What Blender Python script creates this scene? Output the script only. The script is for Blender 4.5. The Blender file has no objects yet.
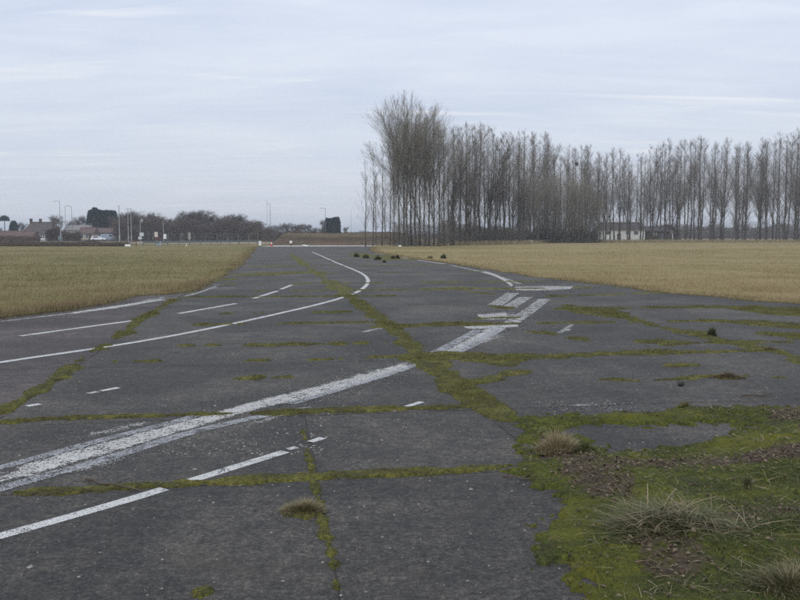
import bpy, bmesh, math, random
import numpy as np
from mathutils import Vector

# ------------------------------------------------------------------ camera, world, sun, exposure
SC = bpy.context.scene
COL = SC.collection
F, EYE, HOR = 820.0, 1.65, 235.0
PITCH = math.atan((300.0 - HOR) / F)

cam_d = bpy.data.cameras.new('camera')
cam_d.sensor_width = 36.0
cam_d.lens = 36.0 * F / 800.0
cam_d.clip_start = 0.05
cam_d.clip_end = 9000.0
cam = bpy.data.objects.new('camera', cam_d)
cam.location = (0, 0, EYE)
cam.rotation_euler = (math.pi / 2 - PITCH, 0, 0)
COL.objects.link(cam)
SC.camera = cam

SUN_EL, SUN_AZ = math.radians(38), math.radians(-152)      # azimuth measured from +Y towards +X

w = bpy.data.worlds.new('World')
SC.world = w
w.use_nodes = True
nt = w.node_tree
nt.nodes.clear()
def N(t, **kw):
    n = nt.nodes.new(t)
    for k, v in kw.items():
        setattr(n, k, v)
    return n
out = N('ShaderNodeOutputWorld')
bg = N('ShaderNodeBackground')
bg.inputs['Strength'].default_value = 0.1
sky = N('ShaderNodeTexSky', sky_type='NISHITA', sun_disc=False, sun_elevation=SUN_EL, sun_rotation=SUN_AZ)
sky.air_density = 1.2; sky.dust_density = 2.0
tc = N('ShaderNodeTexCoord')
sep = N('ShaderNodeSeparateXYZ')
nt.links.new(tc.outputs['Generated'], sep.inputs[0])
# cloud deck: project the view direction on a flat layer overhead
def math_n(op, a, b=None, c=None):
    n = N('ShaderNodeMath', operation=op)
    for i, v in enumerate((a, b, c)):
        if v is None: continue
        if isinstance(v, (int, float)): n.inputs[i].default_value = v
        else: nt.links.new(v, n.inputs[i])
    return n.outputs[0]
zc = math_n('MAXIMUM', sep.outputs['Z'], 0.0)
zd = math_n('ADD', zc, 0.10)
cmb = N('ShaderNodeCombineXYZ')
nt.links.new(math_n('DIVIDE', sep.outputs['X'], zd), cmb.inputs[0])
nt.links.new(math_n('DIVIDE', sep.outputs['Y'], zd), cmb.inputs[1])
def wnoise(scale, loc, detail, dist=0.0, rough=0.5):
    m = N('ShaderNodeMapping')
    m.inputs['Scale'].default_value = scale
    m.inputs['Location'].default_value = loc
    nt.links.new(cmb.outputs[0], m.inputs[0])
    t = N('ShaderNodeTexNoise')
    t.inputs['Scale'].default_value = 1.0
    t.inputs['Detail'].default_value = detail
    t.inputs['Roughness'].default_value = rough
    t.inputs['Distortion'].default_value = dist
    nt.links.new(m.outputs[0], t.inputs[0])
    return t.outputs['Fac']
n1 = wnoise((0.55, 0.95, 1), (3.1, 1.7, 0), 6, 0.4, 0.55)
n2 = wnoise((1.1, 3.2, 1), (8.3, 2.2, 0), 7, 0.7, 0.6)
n3 = wnoise((0.8, 4.6, 1), (1.3, 9.4, 0), 4, 0.5, 0.5)
base_f = math_n('ADD', math_n('MULTIPLY', n1, 0.55), math_n('MULTIPLY', n2, 0.45))
ramp = N('ShaderNodeValToRGB')
ramp.color_ramp.elements[0].position = 0.39
ramp.color_ramp.elements[0].color = (0.605, 0.685, 0.840, 1)
ramp.color_ramp.elements[1].position = 0.61
ramp.color_ramp.elements[1].color = (0.740, 0.800, 0.910, 1)
nt.links.new(base_f, ramp.inputs[0])
streak = N('ShaderNodeValToRGB')
streak.color_ramp.elements[0].position = 0.60
streak.color_ramp.elements[0].color = (0, 0, 0, 1)
streak.color_ramp.elements[1].position = 0.74
streak.color_ramp.elements[1].color = (1, 1, 1, 1)
nt.links.new(n3, streak.inputs[0])
mixs = N('ShaderNodeMixRGB', blend_type='MIX')
nt.links.new(math_n('MULTIPLY', streak.outputs[0], 0.7), mixs.inputs[0])
nt.links.new(ramp.outputs[0], mixs.inputs[1])
mixs.inputs[2].default_value = (0.90, 0.92, 0.96, 1)
hzf = math_n('MULTIPLY', math_n('POWER', math_n('SUBTRACT', 1.0, zc), 9.0), 0.65)
mixh = N('ShaderNodeMixRGB', blend_type='MIX')
nt.links.new(hzf, mixh.inputs[0]); nt.links.new(mixs.outputs[0], mixh.inputs[1]); mixh.inputs[2].default_value = (0.745, 0.765, 0.805, 1)
# overcast skies brighten towards the zenith
grad = math_n('ADD', 1.02, math_n('MULTIPLY', math_n('POWER', zc, 1.5), 0.50))
sc10 = N('ShaderNodeVectorMath', operation='SCALE')
nt.links.new(mixh.outputs[0], sc10.inputs[0])
nt.links.new(math_n('MULTIPLY', grad, 10.0), sc10.inputs['Scale'])
mixsky = N('ShaderNodeMixRGB', blend_type='MIX')
mixsky.inputs[0].default_value = 0.93
nt.links.new(sky.outputs[0], mixsky.inputs[1])
nt.links.new(sc10.outputs[0], mixsky.inputs[2])
nt.links.new(mixsky.outputs[0], bg.inputs['Color'])
nt.links.new(bg.outputs[0], out.inputs[0])

sun_d = bpy.data.lights.new('sun', 'SUN')
sun_d.energy = 1.1
sun_d.angle = math.radians(25)
sun_d.color = (1.0, 0.96, 0.90)
sun = bpy.data.objects.new('sun', sun_d)
sdir = Vector((math.sin(SUN_AZ) * math.cos(SUN_EL), math.cos(SUN_AZ) * math.cos(SUN_EL), math.sin(SUN_EL)))
sun.rotation_euler = (-sdir).to_track_quat('-Z', 'Y').to_euler()
sun.location = (0, 0, 60)
COL.objects.link(sun)

SC.view_settings.view_transform = 'Standard'
SC.view_settings.look = 'None'
SC.view_settings.gamma = 1.0
SC.view_settings.use_curve_mapping = False
SC.view_settings.exposure = 0.0
SC.render.engine = 'CYCLES'
SC.cycles.use_denoising = False
SC.cycles.use_adaptive_sampling = False
SC.cycles.max_bounces = 6
SC.cycles.transparent_max_bounces = 12

# ------------------------------------------------------------------ helpers
rng = np.random.default_rng(7)
CP, SP = math.cos(PITCH), math.sin(PITCH)
def ray(x, y):
    a, b = (x - 400.0) / F, -(y - 300.0) / F
    return np.array([a, CP + b * SP, -SP + b * CP])
def G(x, y, z=0.0):
    d = ray(x, y)
    t = (z - EYE) / d[2]
    return np.array([d[0] * t, d[1] * t, z])
def GP(pts, z=0.0):
    return np.array([G(px, py, z)[:2] for px, py in pts])
def at(x, y, Y):
    d = ray(x, y)
    t = Y / d[1]
    return np.array([d[0] * t, Y, EYE + d[2] * t])
def ZX(x, Y):                       # lateral metres of a pixel column at depth Y
    return at(x, HOR, Y)[0]

def vnoise(x, y, seed=0):
    xi, yi = np.floor(x).astype(np.int64), np.floor(y).astype(np.int64)
    xf, yf = x - xi, y - yi
    u, v = xf * xf * (3 - 2 * xf), yf * yf * (3 - 2 * yf)
    def h(a, b):
        n = (a * 374761393 + b * 668265263 + seed * 144269503) & 0xFFFFFFFF
        n = ((n ^ (n >> 13)) * 1274126177) & 0xFFFFFFFF
        return ((n ^ (n >> 16)) & 0xFFFF) / 65535.0
    return (h(xi, yi) * (1 - u) + h(xi + 1, yi) * u) * (1 - v) + (h(xi, yi + 1) * (1 - u) + h(xi + 1, yi + 1) * u) * v
def fbm(x, y, scale=1.0, oct=4, seed=0):
    s, a, tot = 0.0, 0.5, 0.0
    x, y = np.asarray(x, float) * scale, np.asarray(y, float) * scale
    for i in range(oct):
        s = s + a * vnoise(x, y, seed + i * 17)
        tot += a
        a *= 0.5; x = x * 2.03 + 11.3; y = y * 2.03 + 5.7
    return s / tot

def mesh_np(name, V, T, mat, attrs=None, smooth=False):
    V = np.ascontiguousarray(V, np.float32); T = np.ascontiguousarray(T, np.int32)
    me = bpy.data.meshes.new(name)
    k = T.shape[1]
    me.vertices.add(len(V)); me.vertices.foreach_set('co', V.ravel())
    me.loops.add(T.size); me.loops.foreach_set('vertex_index', T.ravel())
    me.polygons.add(len(T))
    me.polygons.foreach_set('loop_start', np.arange(0, T.size, k, dtype=np.int32))
    if smooth:
        me.polygons.foreach_set('use_smooth', np.ones(len(T), dtype=bool))
    if attrs:
        for an, av in attrs.items():
            a = me.attributes.new(an, 'FLOAT', 'POINT')
            a.data.foreach_set('value', np.ascontiguousarray(av, np.float32))
    me.update(calc_edges=True)
    if mat: me.materials.append(mat)
    return me
def link(name, me, parent=None, loc=None, rz=0.0):
    o = bpy.data.objects.new(name, me)
    COL.objects.link(o)
    if parent is not None: o.parent = parent
    if loc is not None: o.location = loc
    if rz: o.rotation_euler.z = rz
    return o
def tag(o, label=None, cat=None, group=None, kind=None):
    if label: o['label'] = label
    if cat: o['category'] = cat
    if group: o['group'] = group
    if kind: o['kind'] = kind
    return o
def thing(name, label, cat, loc=(0, 0, 0), rz=0.0, group=None):
    o = bpy.data.objects.new(name, None)
    o.empty_display_size = 0.3
    COL.objects.link(o)
    o.location = loc; o.rotation_euler.z = rz
    return tag(o, label, cat, group)

class MB:                           # small mesh builder for hand-shaped pieces
    def __init__(s): s.v, s.f = [], []
    def add(s, v, f):
        o = len(s.v); s.v += [tuple(map(float, p)) for p in v]
        s.f += [tuple(o + i for i in q) for q in f]
        return s
    def box(s, c, d, rz=0.0, taper=1.0):
        hx, hy, hz = d[0] / 2, d[1] / 2, d[2] / 2
        ca, sa = math.cos(rz), math.sin(rz)
        vs = []
        for z, k in ((-hz, 1.0), (hz, taper)):
            for x, y in ((-hx, -hy), (hx, -hy), (hx, hy), (-hx, hy)):
                x, y = x * k, y * k
                vs.append((c[0] + x * ca - y * sa, c[1] + x * sa + y * ca, c[2] + z))
        return s.add(vs, [(3, 2, 1, 0), (4, 5, 6, 7), (0, 1, 5, 4), (1, 2, 6, 5), (2, 3, 7, 6), (3, 0, 4, 7)])
    def tube(s, path, rad, n=8):
        path = [Vector(p) for p in path]
        if isinstance(rad, (int, float)): rad = [rad] * len(path)
        vs, fs = [], []
        for i, p in enumerate(path):
            d = (path[min(i + 1, len(path) - 1)] - path[max(i - 1, 0)]).normalized()
            a = Vector((0, 0, 1)) if abs(d.z) < 0.9 else Vector((1, 0, 0))
            u = d.cross(a).normalized(); v = d.cross(u)
            for k in range(n):
                t = 2 * math.pi * k / n
                vs.append(p + (u * math.cos(t) + v * math.sin(t)) * rad[i])
        for i in range(len(path) - 1):
            for k in range(n):
                fs.append((i * n + k, i * n + (k + 1) % n, (i + 1) * n + (k + 1) % n, (i + 1) * n + k))
        fs.append(tuple(range(n - 1, -1, -1))); fs.append(tuple((len(path) - 1) * n + k for k in range(n)))
        return s.add(vs, fs)
    def prism(s, prof, x0, x1, inset=0.0):       # profile in (y,z), extruded along x
        n = len(prof)
        vs = [(x0, p[0], p[1]) for p in prof] + [(x1, p[0], p[1]) for p in prof]
        fs = [tuple(range(n))[::-1], tuple(range(n, 2 * n))]
        for k in range(n): fs.append((k, (k + 1) % n, n + (k + 1) % n, n + k))
        return s.add(vs, fs)
    def mesh(s, name, mat, bevel=0.0):
        me = bpy.data.meshes.new(name)
        me.from_pydata(s.v, [], s.f)
        bm = bmesh.new(); bm.from_mesh(me)
        bmesh.ops.recalc_face_normals(bm, faces=bm.faces)
        if bevel: bmesh.ops.bevel(bm, geom=list(bm.edges), offset=bevel, segments=2, affect='EDGES', clamp_overlap=True)
        bm.to_mesh(me); bm.free()
        me.materials.append(mat)
        return me
    def build(s, name, mat, parent=None, bevel=0.0, loc=None):
        return link(name, s.mesh(name, mat, bevel), parent, loc)

def copy_tree(root):
    c = root.copy(); COL.objects.link(c)
    for ch in root.children:
        d = ch.copy(); COL.objects.link(d); d.parent = c
        for g in ch.children:
            e = g.copy(); COL.objects.link(e); e.parent = d
    return c

# ------------------------------------------------------------------ materials
def mat_new(name):
    m = bpy.data.materials.new(name); m.use_nodes = True
    t = m.node_tree
    b = t.nodes['Principled BSDF']
    return m, t, b
def tn(t, ty, **kw):
    n = t.nodes.new(ty)
    for k, v in kw.items():
        if k in n.inputs: n.inputs[k].default_value = v
        else: setattr(n, k, v)
    return n
def noise(t, scale, detail=4, rough=0.55, vec=None, dist=0.0, dims='3D'):
    n = tn(t, 'ShaderNodeTexNoise')
    n.inputs['Scale'].default_value = scale; n.inputs['Detail'].default_value = detail
    n.inputs['Roughness'].default_value = rough; n.inputs['Distortion'].default_value = dist
    if vec is not None: t.links.new(vec, n.inputs['Vector'])
    return n.outputs['Fac']
def rampn(t, fac, stops):
    r = t.nodes.new('ShaderNodeValToRGB')
    e = r.color_ramp.elements
    while len(e) < len(stops): e.new(0.5)
    for i, (p, c) in enumerate(stops):
        e[i].position = p; e[i].color = (*c, 1) if len(c) == 3 else c
    t.links.new(fac, r.inputs[0])
    return r.outputs[0]
def mixc(t, fac, a, b, mode='MIX'):
    n = t.nodes.new('ShaderNodeMixRGB'); n.blend_type = mode
    for i, v in enumerate((fac, a, b)):
        if isinstance(v, (int, float)): n.inputs[i].default_value = v
        elif isinstance(v, tuple): n.inputs[i].default_value = (*v, 1)
        else: t.links.new(v, n.inputs[i])
    return n.outputs[0]
def mth(t, op, a, b=None):
    n = t.nodes.new('ShaderNodeMath'); n.operation = op
    for i, v in enumerate((a, b)):
        if v is None: continue
        if isinstance(v, (int, float)): n.inputs[i].default_value = v
        else: t.links.new(v, n.inputs[i])
    return n.outputs[0]
def worldpos(t):
    return t.nodes.new('ShaderNodeNewGeometry').outputs['Position']
def scaled(t, vec, s, loc=(0, 0, 0)):
    m = t.nodes.new('ShaderNodeMapping')
    m.inputs['Scale'].default_value = s; m.inputs['Location'].default_value = loc
    t.links.new(vec, m.inputs[0])
    return m.outputs[0]
def attr(t, name):
    a = t.nodes.new('ShaderNodeAttribute'); a.attribute_name = name
    return a.outputs['Fac']
def bump(t, b, h, strength, dist):
    n = t.nodes.new('ShaderNodeBump')
    n.inputs['Strength'].default_value = strength; n.inputs['Distance'].default_value = dist
    t.links.new(h, n.inputs['Height']); t.links.new(n.outputs[0], b.inputs['Normal'])

def plain(name, col, rough=0.7, metal=0.0, var=0.25, scale=3.0):
    m, t, b = mat_new(name)
    p = worldpos(t)
    f = noise(t, scale, 5, 0.6, p)
    c = mixc(t, f, tuple(x * (1 - var) for x in col), tuple(min(1, x * (1 + var)) for x in col))
    t.links.new(c, b.inputs['Base Color'])
    b.inputs['Roughness'].default_value = rough; b.inputs['Metallic'].default_value = metal
    return m

def asphalt(name, tint):
    m, t, b = mat_new(name)
    p = worldpos(t)
    big = noise(t, 0.45, 5, 0.6, p, 0.6)
    mid = noise(t, 3.2, 6, 0.7, p)
    fine = noise(t, 130, 3, 0.8, p)
    grain = noise(t, 34, 6, 0.85, p)
    oi = t.nodes.new('ShaderNodeObjectInfo').outputs['Random']
    c = rampn(t, big, [(0.34, (0.038, 0.0368, 0.0355)), (0.5, (0.057, 0.0545, 0.052)), (0.66, (0.086, 0.081, 0.075))])
    c = mixc(t, 1.0, c, tint, 'MULTIPLY')
    c = mixc(t, 1.0, c, rampn(t, mid, [(0.36, (0.70, 0.70, 0.70)), (0.64, (1.25, 1.24, 1.22))]), 'MULTIPLY')
    c = mixc(t, 1.0, c, rampn(t, grain, [(0.36, (0.42, 0.42, 0.43)), (0.50, (0.92, 0.92, 0.92)), (0.63, (2.0, 1.99, 1.95))]), 'MULTIPLY')
    coarse = noise(t, 11, 5, 0.8, p)
    c = mixc(t, 1.0, c, rampn(t, coarse, [(0.38, (0.68, 0.68, 0.68)), (0.62, (1.38, 1.37, 1.34))]), 'MULTIPLY')
    c = mixc(t, 1.0, c, rampn(t, fine, [(0.38, (0.6, 0.6, 0.61)), (0.62, (1.4, 1.4, 1.38))]), 'MULTIPLY')
    c = mixc(t, 1.0, c, rampn(t, oi, [(0.0, (0.90, 0.90, 0.91)), (1.0, (1.08, 1.07, 1.06))]), 'MULTIPLY')
    # pale aggregate and paint flecks lying in the surface
    v = t.nodes.new('ShaderNodeTexVoronoi'); v.inputs['Scale'].default_value = 62
    t.links.new(p, v.inputs['Vector'])
    dots = rampn(t, v.outputs['Distance'], [(0.10, (1, 1, 1)), (0.2, (0, 0, 0))])
    where = rampn(t, v.outputs['Color'], [(0.66, (0, 0, 0)), (0.78, (1, 1, 1))])
    dens = rampn(t, noise(t, 1.3, 4, 0.7, p), [(0.40, (0.15, 0.15, 0.15)), (0.62, (1, 1, 1))])
    spk = mixc(t, 1.0, mixc(t, 1.0, dots, where, 'MULTIPLY'), dens, 'MULTIPLY')
    c = mixc(t, mth(t, 'MULTIPLY', spk, 0.75), c, (0.30, 0.29, 0.27))
    # damp brown silt and algae stains
    st = rampn(t, noise(t, 0.8, 6, 0.7, scaled(t, p, (1, 1, 1), (7, 3, 0)), 1.0), [(0.56, (0, 0, 0)), (0.74, (1, 1, 1))])
    c = mixc(t, mth(t, 'MULTIPLY', st, 0.4), c, (0.075, 0.062, 0.045))
    t.links.new(c, b.inputs['Base Color'])
    t.links.new(rampn(t, mid, [(0.3, (0.72,) * 3), (0.7, (0.92,) * 3)]), b.inputs['Roughness'])
    b.inputs['Specular IOR Level'].default_value = 0.35
    bump(t, b, mth(t, 'ADD', fine, mth(t, 'MULTIPLY', grain, 1.2)), 0.6, 0.008)
    return m
M_ASPH = asphalt('asphalt', (0.97, 0.935, 0.885))
M_ASPH_W = asphalt('asphalt_worn_lane', (1.15, 1.02, 1.02))

def paint(name, thr, soft, col=(0.62, 0.61, 0.58), use_attr=False, big_w=0.4, fs=85):
    m, t, b = mat_new(name)
    p = worldpos(t)
    f1 = noise(t, fs, 5, 0.75, p)
    f2 = noise(t, 7.0, 5, 0.7, p, 0.8)
    h = mth(t, 'ADD', mth(t, 'MULTIPLY', f1, 1 - big_w), mth(t, 'MULTIPLY', f2, big_w))
    if use_attr:
        h = mth(t, 'ADD', h, mth(t, 'MULTIPLY', mth(t, 'SUBTRACT', attr(t, 'cover'), 0.5), 0.42))
    a = rampn(t, h, [(thr, (0, 0, 0)), (thr + soft, (1, 1, 1))])
    c = mixc(t, noise(t, 2.0, 5, 0.7, p), tuple(x * 0.78 for x in col), tuple(min(1, x * 1.12) for x in col))
    c = mixc(t, rampn(t, f1, [(0.38, (0.8,) * 3), (0.56, (0,) * 3)]), c, (0.22, 0.21, 0.20))
    t.links.new(c, b.inputs['Base Color'])
    t.links.new(a, b.inputs['Alpha'])
    b.inputs['Roughness'].default_value = 0.75
    return m
M_PAINT = paint('road_paint', 0.425, 0.05)
M_PAINT_OLD = paint('road_paint_worn', 0.495, 0.04)
M_PAINT_GREY = paint('road_paint_grey', 0.45, 0.08, (0.36, 0.36, 0.37), big_w=0.35)
M_PAINT_FILL = paint('road_paint_flaking', 0.655, 0.03, (0.50, 0.485, 0.45), True, big_w=0.36, fs=44)

def veg(name, stops, big_scale, bump_s=0.4, rough=0.9):
    m, t, b = mat_new(name)
    p = worldpos(t)
    f = mth(t, 'ADD', mth(t, 'MULTIPLY', noise(t, big_scale, 5, 0.65, p, 0.5), 0.6), mth(t, 'MULTIPLY', noise(t, big_scale * 14, 4, 0.7, p), 0.4))
    c = rampn(t, f, stops)
    fine = noise(t, 240, 3, 0.7, p)
    c = mixc(t, 0.9, c, rampn(t, fine, [(0.36, (0.45,) * 3), (0.64, (1.5,) * 3)]), 'MULTIPLY')
    clump = noise(t, 38, 5, 0.75, p)
    c = mixc(t, 1.0, c, rampn(t, clump, [(0.36, (0.50, 0.47, 0.50)), (0.5, (0.95, 0.95, 0.95)), (0.64, (1.45, 1.40, 1.2))]), 'MULTIPLY')
    t.links.new(c, b.inputs['Base Color'])
    b.inputs['Roughness'].default_value = rough
    b.inputs['Specular IOR Level'].default_value = 0.2
    bump(t, b, mth(t, 'ADD', fine, mth(t, 'MULTIPLY', clump, 2.0)), 0.7, 0.012)
    return m, t, b, c
M_MOSS, _t, _b, _c = veg('moss', [(0.36, (0.105, 0.078, 0.045)), (0.43, (0.062, 0.058, 0.024)), (0.50, (0.100, 0.098, 0.024)), (0.57, (0.150, 0.142, 0.032)), (0.64, (0.165, 0.130, 0.066))], 4.2)
def verge_mat():
    m, t, b, c = veg('verge_turf', [(0.36, (0.060, 0.050, 0.030)), (0.44, (0.056, 0.066, 0.018)), (0.53, (0.094, 0.102, 0.016)), (0.60, (0.118, 0.118, 0.018)), (0.66, (0.085, 0.066, 0.036))], 3.2)
    p = worldpos(t)
    lit = mixc(t, noise(t, 60, 4, 0.7, p), (0.045, 0.030, 0.022), (0.150, 0.112, 0.080))
    k = mth(t, 'ADD', attr(t, 'litter'), mth(t, 'MULTIPLY', mth(t, 'SUBTRACT', noise(t, 7, 5, 0.7, p), 0.5), 1.1))
    c2 = mixc(t, rampn(t, k, [(0.40, (0,) * 3), (0.62, (1,) * 3)]), c, lit)
    c3 = mixc(t, mth(t, 'MULTIPLY', attr(t, 'bright'), 0.65), c2, (0.140, 0.136, 0.012))
    t.links.new(c3, b.inputs['Base Color'])
    return m
M_VERGE = verge_mat()

def blade_mat(name, stops, trans=0.0):
    m, t, b = mat_new(name)
    p = worldpos(t)
    f = mth(t, 'ADD', mth(t, 'MULTIPLY', attr(t, 'tint'), 0.75), mth(t, 'MULTIPLY', noise(t, 0.35, 4, 0.6, p), 0.25))
    c = rampn(t, f, stops)
    t.links.new(c, b.inputs['Base Color'])
    b.inputs['Roughness'].default_value = 0.75
    b.inputs['Specular IOR Level'].default_value = 0.2
    return m
M_FIELD_BLADE = blade_mat('field_grass_blade', [(0.12, (0.112, 0.108, 0.038)), (0.36, (0.180, 0.158, 0.066)), (0.62, (0.262, 0.212, 0.106)), (0.9, (0.200, 0.142, 0.078))])
M_FIELD_BLADE_R = blade_mat('dry_field_grass_blade', [(0.10, (0.150, 0.132, 0.048)), (0.32, (0.235, 0.190, 0.086)), (0.60, (0.320, 0.250, 0.130)), (0.9, (0.215, 0.152, 0.082))])
M_MOSS_BLADE = blade_mat('moss_blade', [(0.10, (0.066, 0.064, 0.022)), (0.45, (0.108, 0.108, 0.028)), (0.70, (0.160, 0.140, 0.050)), (0.90, (0.230, 0.180, 0.100))])
M_TURF_BLADE = blade_mat('turf_blade', [(0.08, (0.036, 0.050, 0.018)), (0.40, (0.062, 0.085, 0.026)), (0.64, (0.098, 0.106, 0.030)), (0.84, (0.230, 0.185, 0.105))])
M_DRY_BLADE = blade_mat('dead_grass_blade', [(0.10, (0.085, 0.090, 0.035)), (0.32, (0.185, 0.150, 0.075)), (0.62, (0.330, 0.270, 0.160)), (0.90, (0.430, 0.370, 0.240))])
M_RUSH_BLADE = blade_mat('rush_blade', [(0.10, (0.045, 0.050, 0.022)), (0.50, (0.085, 0.085, 0.036)), (0.85, (0.150, 0.128, 0.066))])
M_LEAF = blade_mat('dead_leaf', [(0.10, (0.040, 0.028, 0.018)), (0.50, (0.095, 0.066, 0.040)), (0.90, (0.240, 0.190, 0.125))])

def field_mat(name, cols):
    m, t, b = mat_new(name)
    p = worldpos(t)
    big = noise(t, 1.0, 5, 0.62, scaled(t, p, (0.020, 0.055, 1)), 0.6)
    mid = noise(t, 1.0, 5, 0.65, scaled(t, p, (0.18, 0.42, 1)), 0.3)
    fin = noise(t, 9.0, 4, 0.7, p)
    f = mth(t, 'ADD', mth(t, 'MULTIPLY', big, 0.45), mth(t, 'ADD', mth(t, 'MULTIPLY', mid, 0.35), mth(t, 'MULTIPLY', fin, 0.20)))
    c = rampn(t, f, cols)
    t.links.new(c, b.inputs['Base Color'])
    b.inputs['Roughness'].default_value = 0.95
    b.inputs['Specular IOR Level'].default_value = 0.1
    bump(t, b, fin, 0.6, 0.05)
    return m
M_FIELD_L = field_mat('field_turf', [(0.38, (0.102, 0.098, 0.036)), (0.47, (0.165, 0.146, 0.060)), (0.54, (0.224, 0.186, 0.090)), (0.62, (0.165, 0.122, 0.064))])
M_FIELD_R = field_mat('dry_field_turf', [(0.38, (0.150, 0.129, 0.050)), (0.47, (0.235, 0.190, 0.086)), (0.54, (0.300, 0.238, 0.122)), (0.62, (0.195, 0.142, 0.074))])
M_TERRAIN = field_mat('farmland', [(0.30, (0.150, 0.150, 0.075)), (0.46, (0.240, 0.190, 0.130)), (0.60, (0.300, 0.235, 0.170))])
M_BANK = field_mat('bank_earth', [(0.36, (0.075, 0.062, 0.042)), (0.48, (0.110, 0.085, 0.062)), (0.60, (0.170, 0.140, 0.090))])
M_SOIL = plain('joint_soil', (0.040, 0.037, 0.031), 0.95, var=0.5, scale=40)
M_CONC = plain('pale_concrete', (0.40, 0.37, 0.33), 0.9, var=0.25, scale=2.0)

def bark(name, a, bcol):
    m, t, b = mat_new(name)
    p = t.nodes.new('ShaderNodeTexCoord').outputs['Object']
    f = noise(t, 1.0, 5, 0.7, scaled(t, p, (3.0, 3.0, 0.8)))
    oi = t.nodes.new('ShaderNodeObjectInfo').outputs['Random']
    c = mixc(t, f, a, bcol)
    c = mixc(t, 1.0, c, rampn(t, oi, [(0, (0.8,) * 3), (1, (1.2,) * 3)]), 'MULTIPLY')
    t.links.new(c, b.inputs['Base Color'])
    b.inputs['Roughness'].default_value = 0.9
    b.inputs['Specular IOR Level'].default_value = 0.15
    return m
M_BARK = bark('poplar_bark', (0.050, 0.045, 0.038), (0.125, 0.114, 0.094))
M_TWIG = bark('poplar_twigs', (0.140, 0.120, 0.100), (0.240, 0.208, 0.176))
M_TWIG_OLIVE = bark('willow_twigs', (0.185, 0.165, 0.130), (0.310, 0.280, 0.225))
M_TWIG_FAR = bark('woodland_twigs', (0.072, 0.058, 0.046), (0.125, 0.098, 0.078))
M_TWIG_RED = bark('reddish_twigs', (0.085, 0.056, 0.042), (0.140, 0.095, 0.068))
M_CONIFER = bark('conifer_needles', (0.012, 0.030, 0.026), (0.035, 0.065, 0.052))
M_EVERGREEN = bark('evergreen_leaves', (0.022, 0.035, 0.022), (0.055, 0.070, 0.045))
M_STICK = bark('stick_wood', (0.060, 0.048, 0.039), (0.125, 0.100, 0.080))

M_BRICK = plain('red_brick', (0.15, 0.085, 0.066), 0.9, var=0.3, scale=1.2)
M_CHIM = plain('sooty_brick', (0.085, 0.062, 0.052), 0.9)
M_TILE = plain('clay_roof_tile', (0.115, 0.072, 0.060), 0.9, var=0.3, scale=0.8)
M_SLATE = plain('dark_slate', (0.075, 0.060, 0.055), 0.85, var=0.25, scale=0.9)
M_GREYROOF = plain('grey_roof', (0.20, 0.19, 0.18), 0.85, var=0.2, scale=0.9)
M_RENDER = plain('white_render', (0.85, 0.85, 0.84), 0.85, var=0.08, scale=0.7)
M_CREAM = plain('cream_render', (0.38, 0.34, 0.27), 0.85, var=0.1, scale=0.7)
M_GLASS = plain('dark_window_glass', (0.03, 0.035, 0.04), 0.15, var=0.3)
M_WHITE = plain('white_paintwork', (0.75, 0.75, 0.74), 0.5, var=0.06)
M_CAR = plain('white_car_paint', (0.74, 0.76, 0.80), 0.3, var=0.03)
M_VAN = plain('blue_grey_van_paint', (0.24, 0.29, 0.36), 0.35, var=0.05)
M_TYRE = plain('tyre_rubber', (0.02, 0.02, 0.02), 0.9)
M_GALV = plain('galvanised_steel', (0.36, 0.37, 0.38), 0.55, 0.4, var=0.12)
M_GALV_D = plain('dark_steel', (0.16, 0.17, 0.18), 0.6, 0.3, var=0.12)
M_RAILG = plain('grey_green_barrier', (0.20, 0.225, 0.215), 0.7, var=0.15)
M_TIMBER = plain('weathered_timber', (0.095, 0.080, 0.062), 0.95, var=0.35)
M_RED = plain('red_plastic', (0.48, 0.07, 0.05), 0.6, var=0.1)
M_ORANGE = plain('orange_plastic', (0.24, 0.13, 0.105), 0.7, var=0.15)
M_TEAL = plain('teal_cabinet_paint', (0.13, 0.18, 0.19), 0.6, var=0.15)
M_NEST = plain('nest_twigs', (0.03, 0.024, 0.018), 0.95, var=0.4, scale=20)
M_STONE = plain('loose_chippings', (0.25, 0.235, 0.21), 0.9, var=0.5, scale=30)

# ------------------------------------------------------------------ terrain
def disc(name, r, z, mat, n=96):
    bm = bmesh.new()
    c = bm.verts.new((0, 0, z)); ring = []
    radii = [60, 200, 600, 1500, r]
    prev = None
    for rr in radii:
        cur = [bm.verts.new((rr * math.cos(2 * math.pi * k / n), rr * math.sin(2 * math.pi * k / n), z)) for k in range(n)]
        for k in range(n):
            if prev is None: bm.faces.new((c, cur[k], cur[(k + 1) % n]))
            else: bm.faces.new((prev[k], cur[k], cur[(k + 1) % n], prev[(k + 1) % n]))
        prev = cur
    me = bpy.data.meshes.new(name); bm.to_mesh(me); bm.free(); me.materials.append(mat)
    return link(name, me)
tag(disc('ground', 3600, -0.14, M_TERRAIN), kind='structure')

# --- slab layout of the old taxiway: skewed rows (joints across) and columns (joints along)
ROWS = [-1.2, 2.2, 5.52, 7.55, 10.75, 14.45, 17.2, 21.2, 24.7, 28.4]
COLS = [-16.6, -12.2, -7.9, -3.62, 0.80, 5.60, 10.1, 14.6, 19.1]
NSPLIT = -0.87                       # extra joint between the second column pair, near rows only
def wob(i, s, seed): return 0.10 * (fbm(np.array([s * 0.45 + i * 13.7]), np.array([i * 3.3 + 0.5]), 1.0, 3, seed)[0] - 0.5)
def slab_pt(r, c, ir=0, ic=0):
    X, Y = c, r
    for _ in range(6):
        X = c - 0.158 * (Y - 7.4)
        Y = r + 0.16 * X
    return np.array([X, Y])

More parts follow.
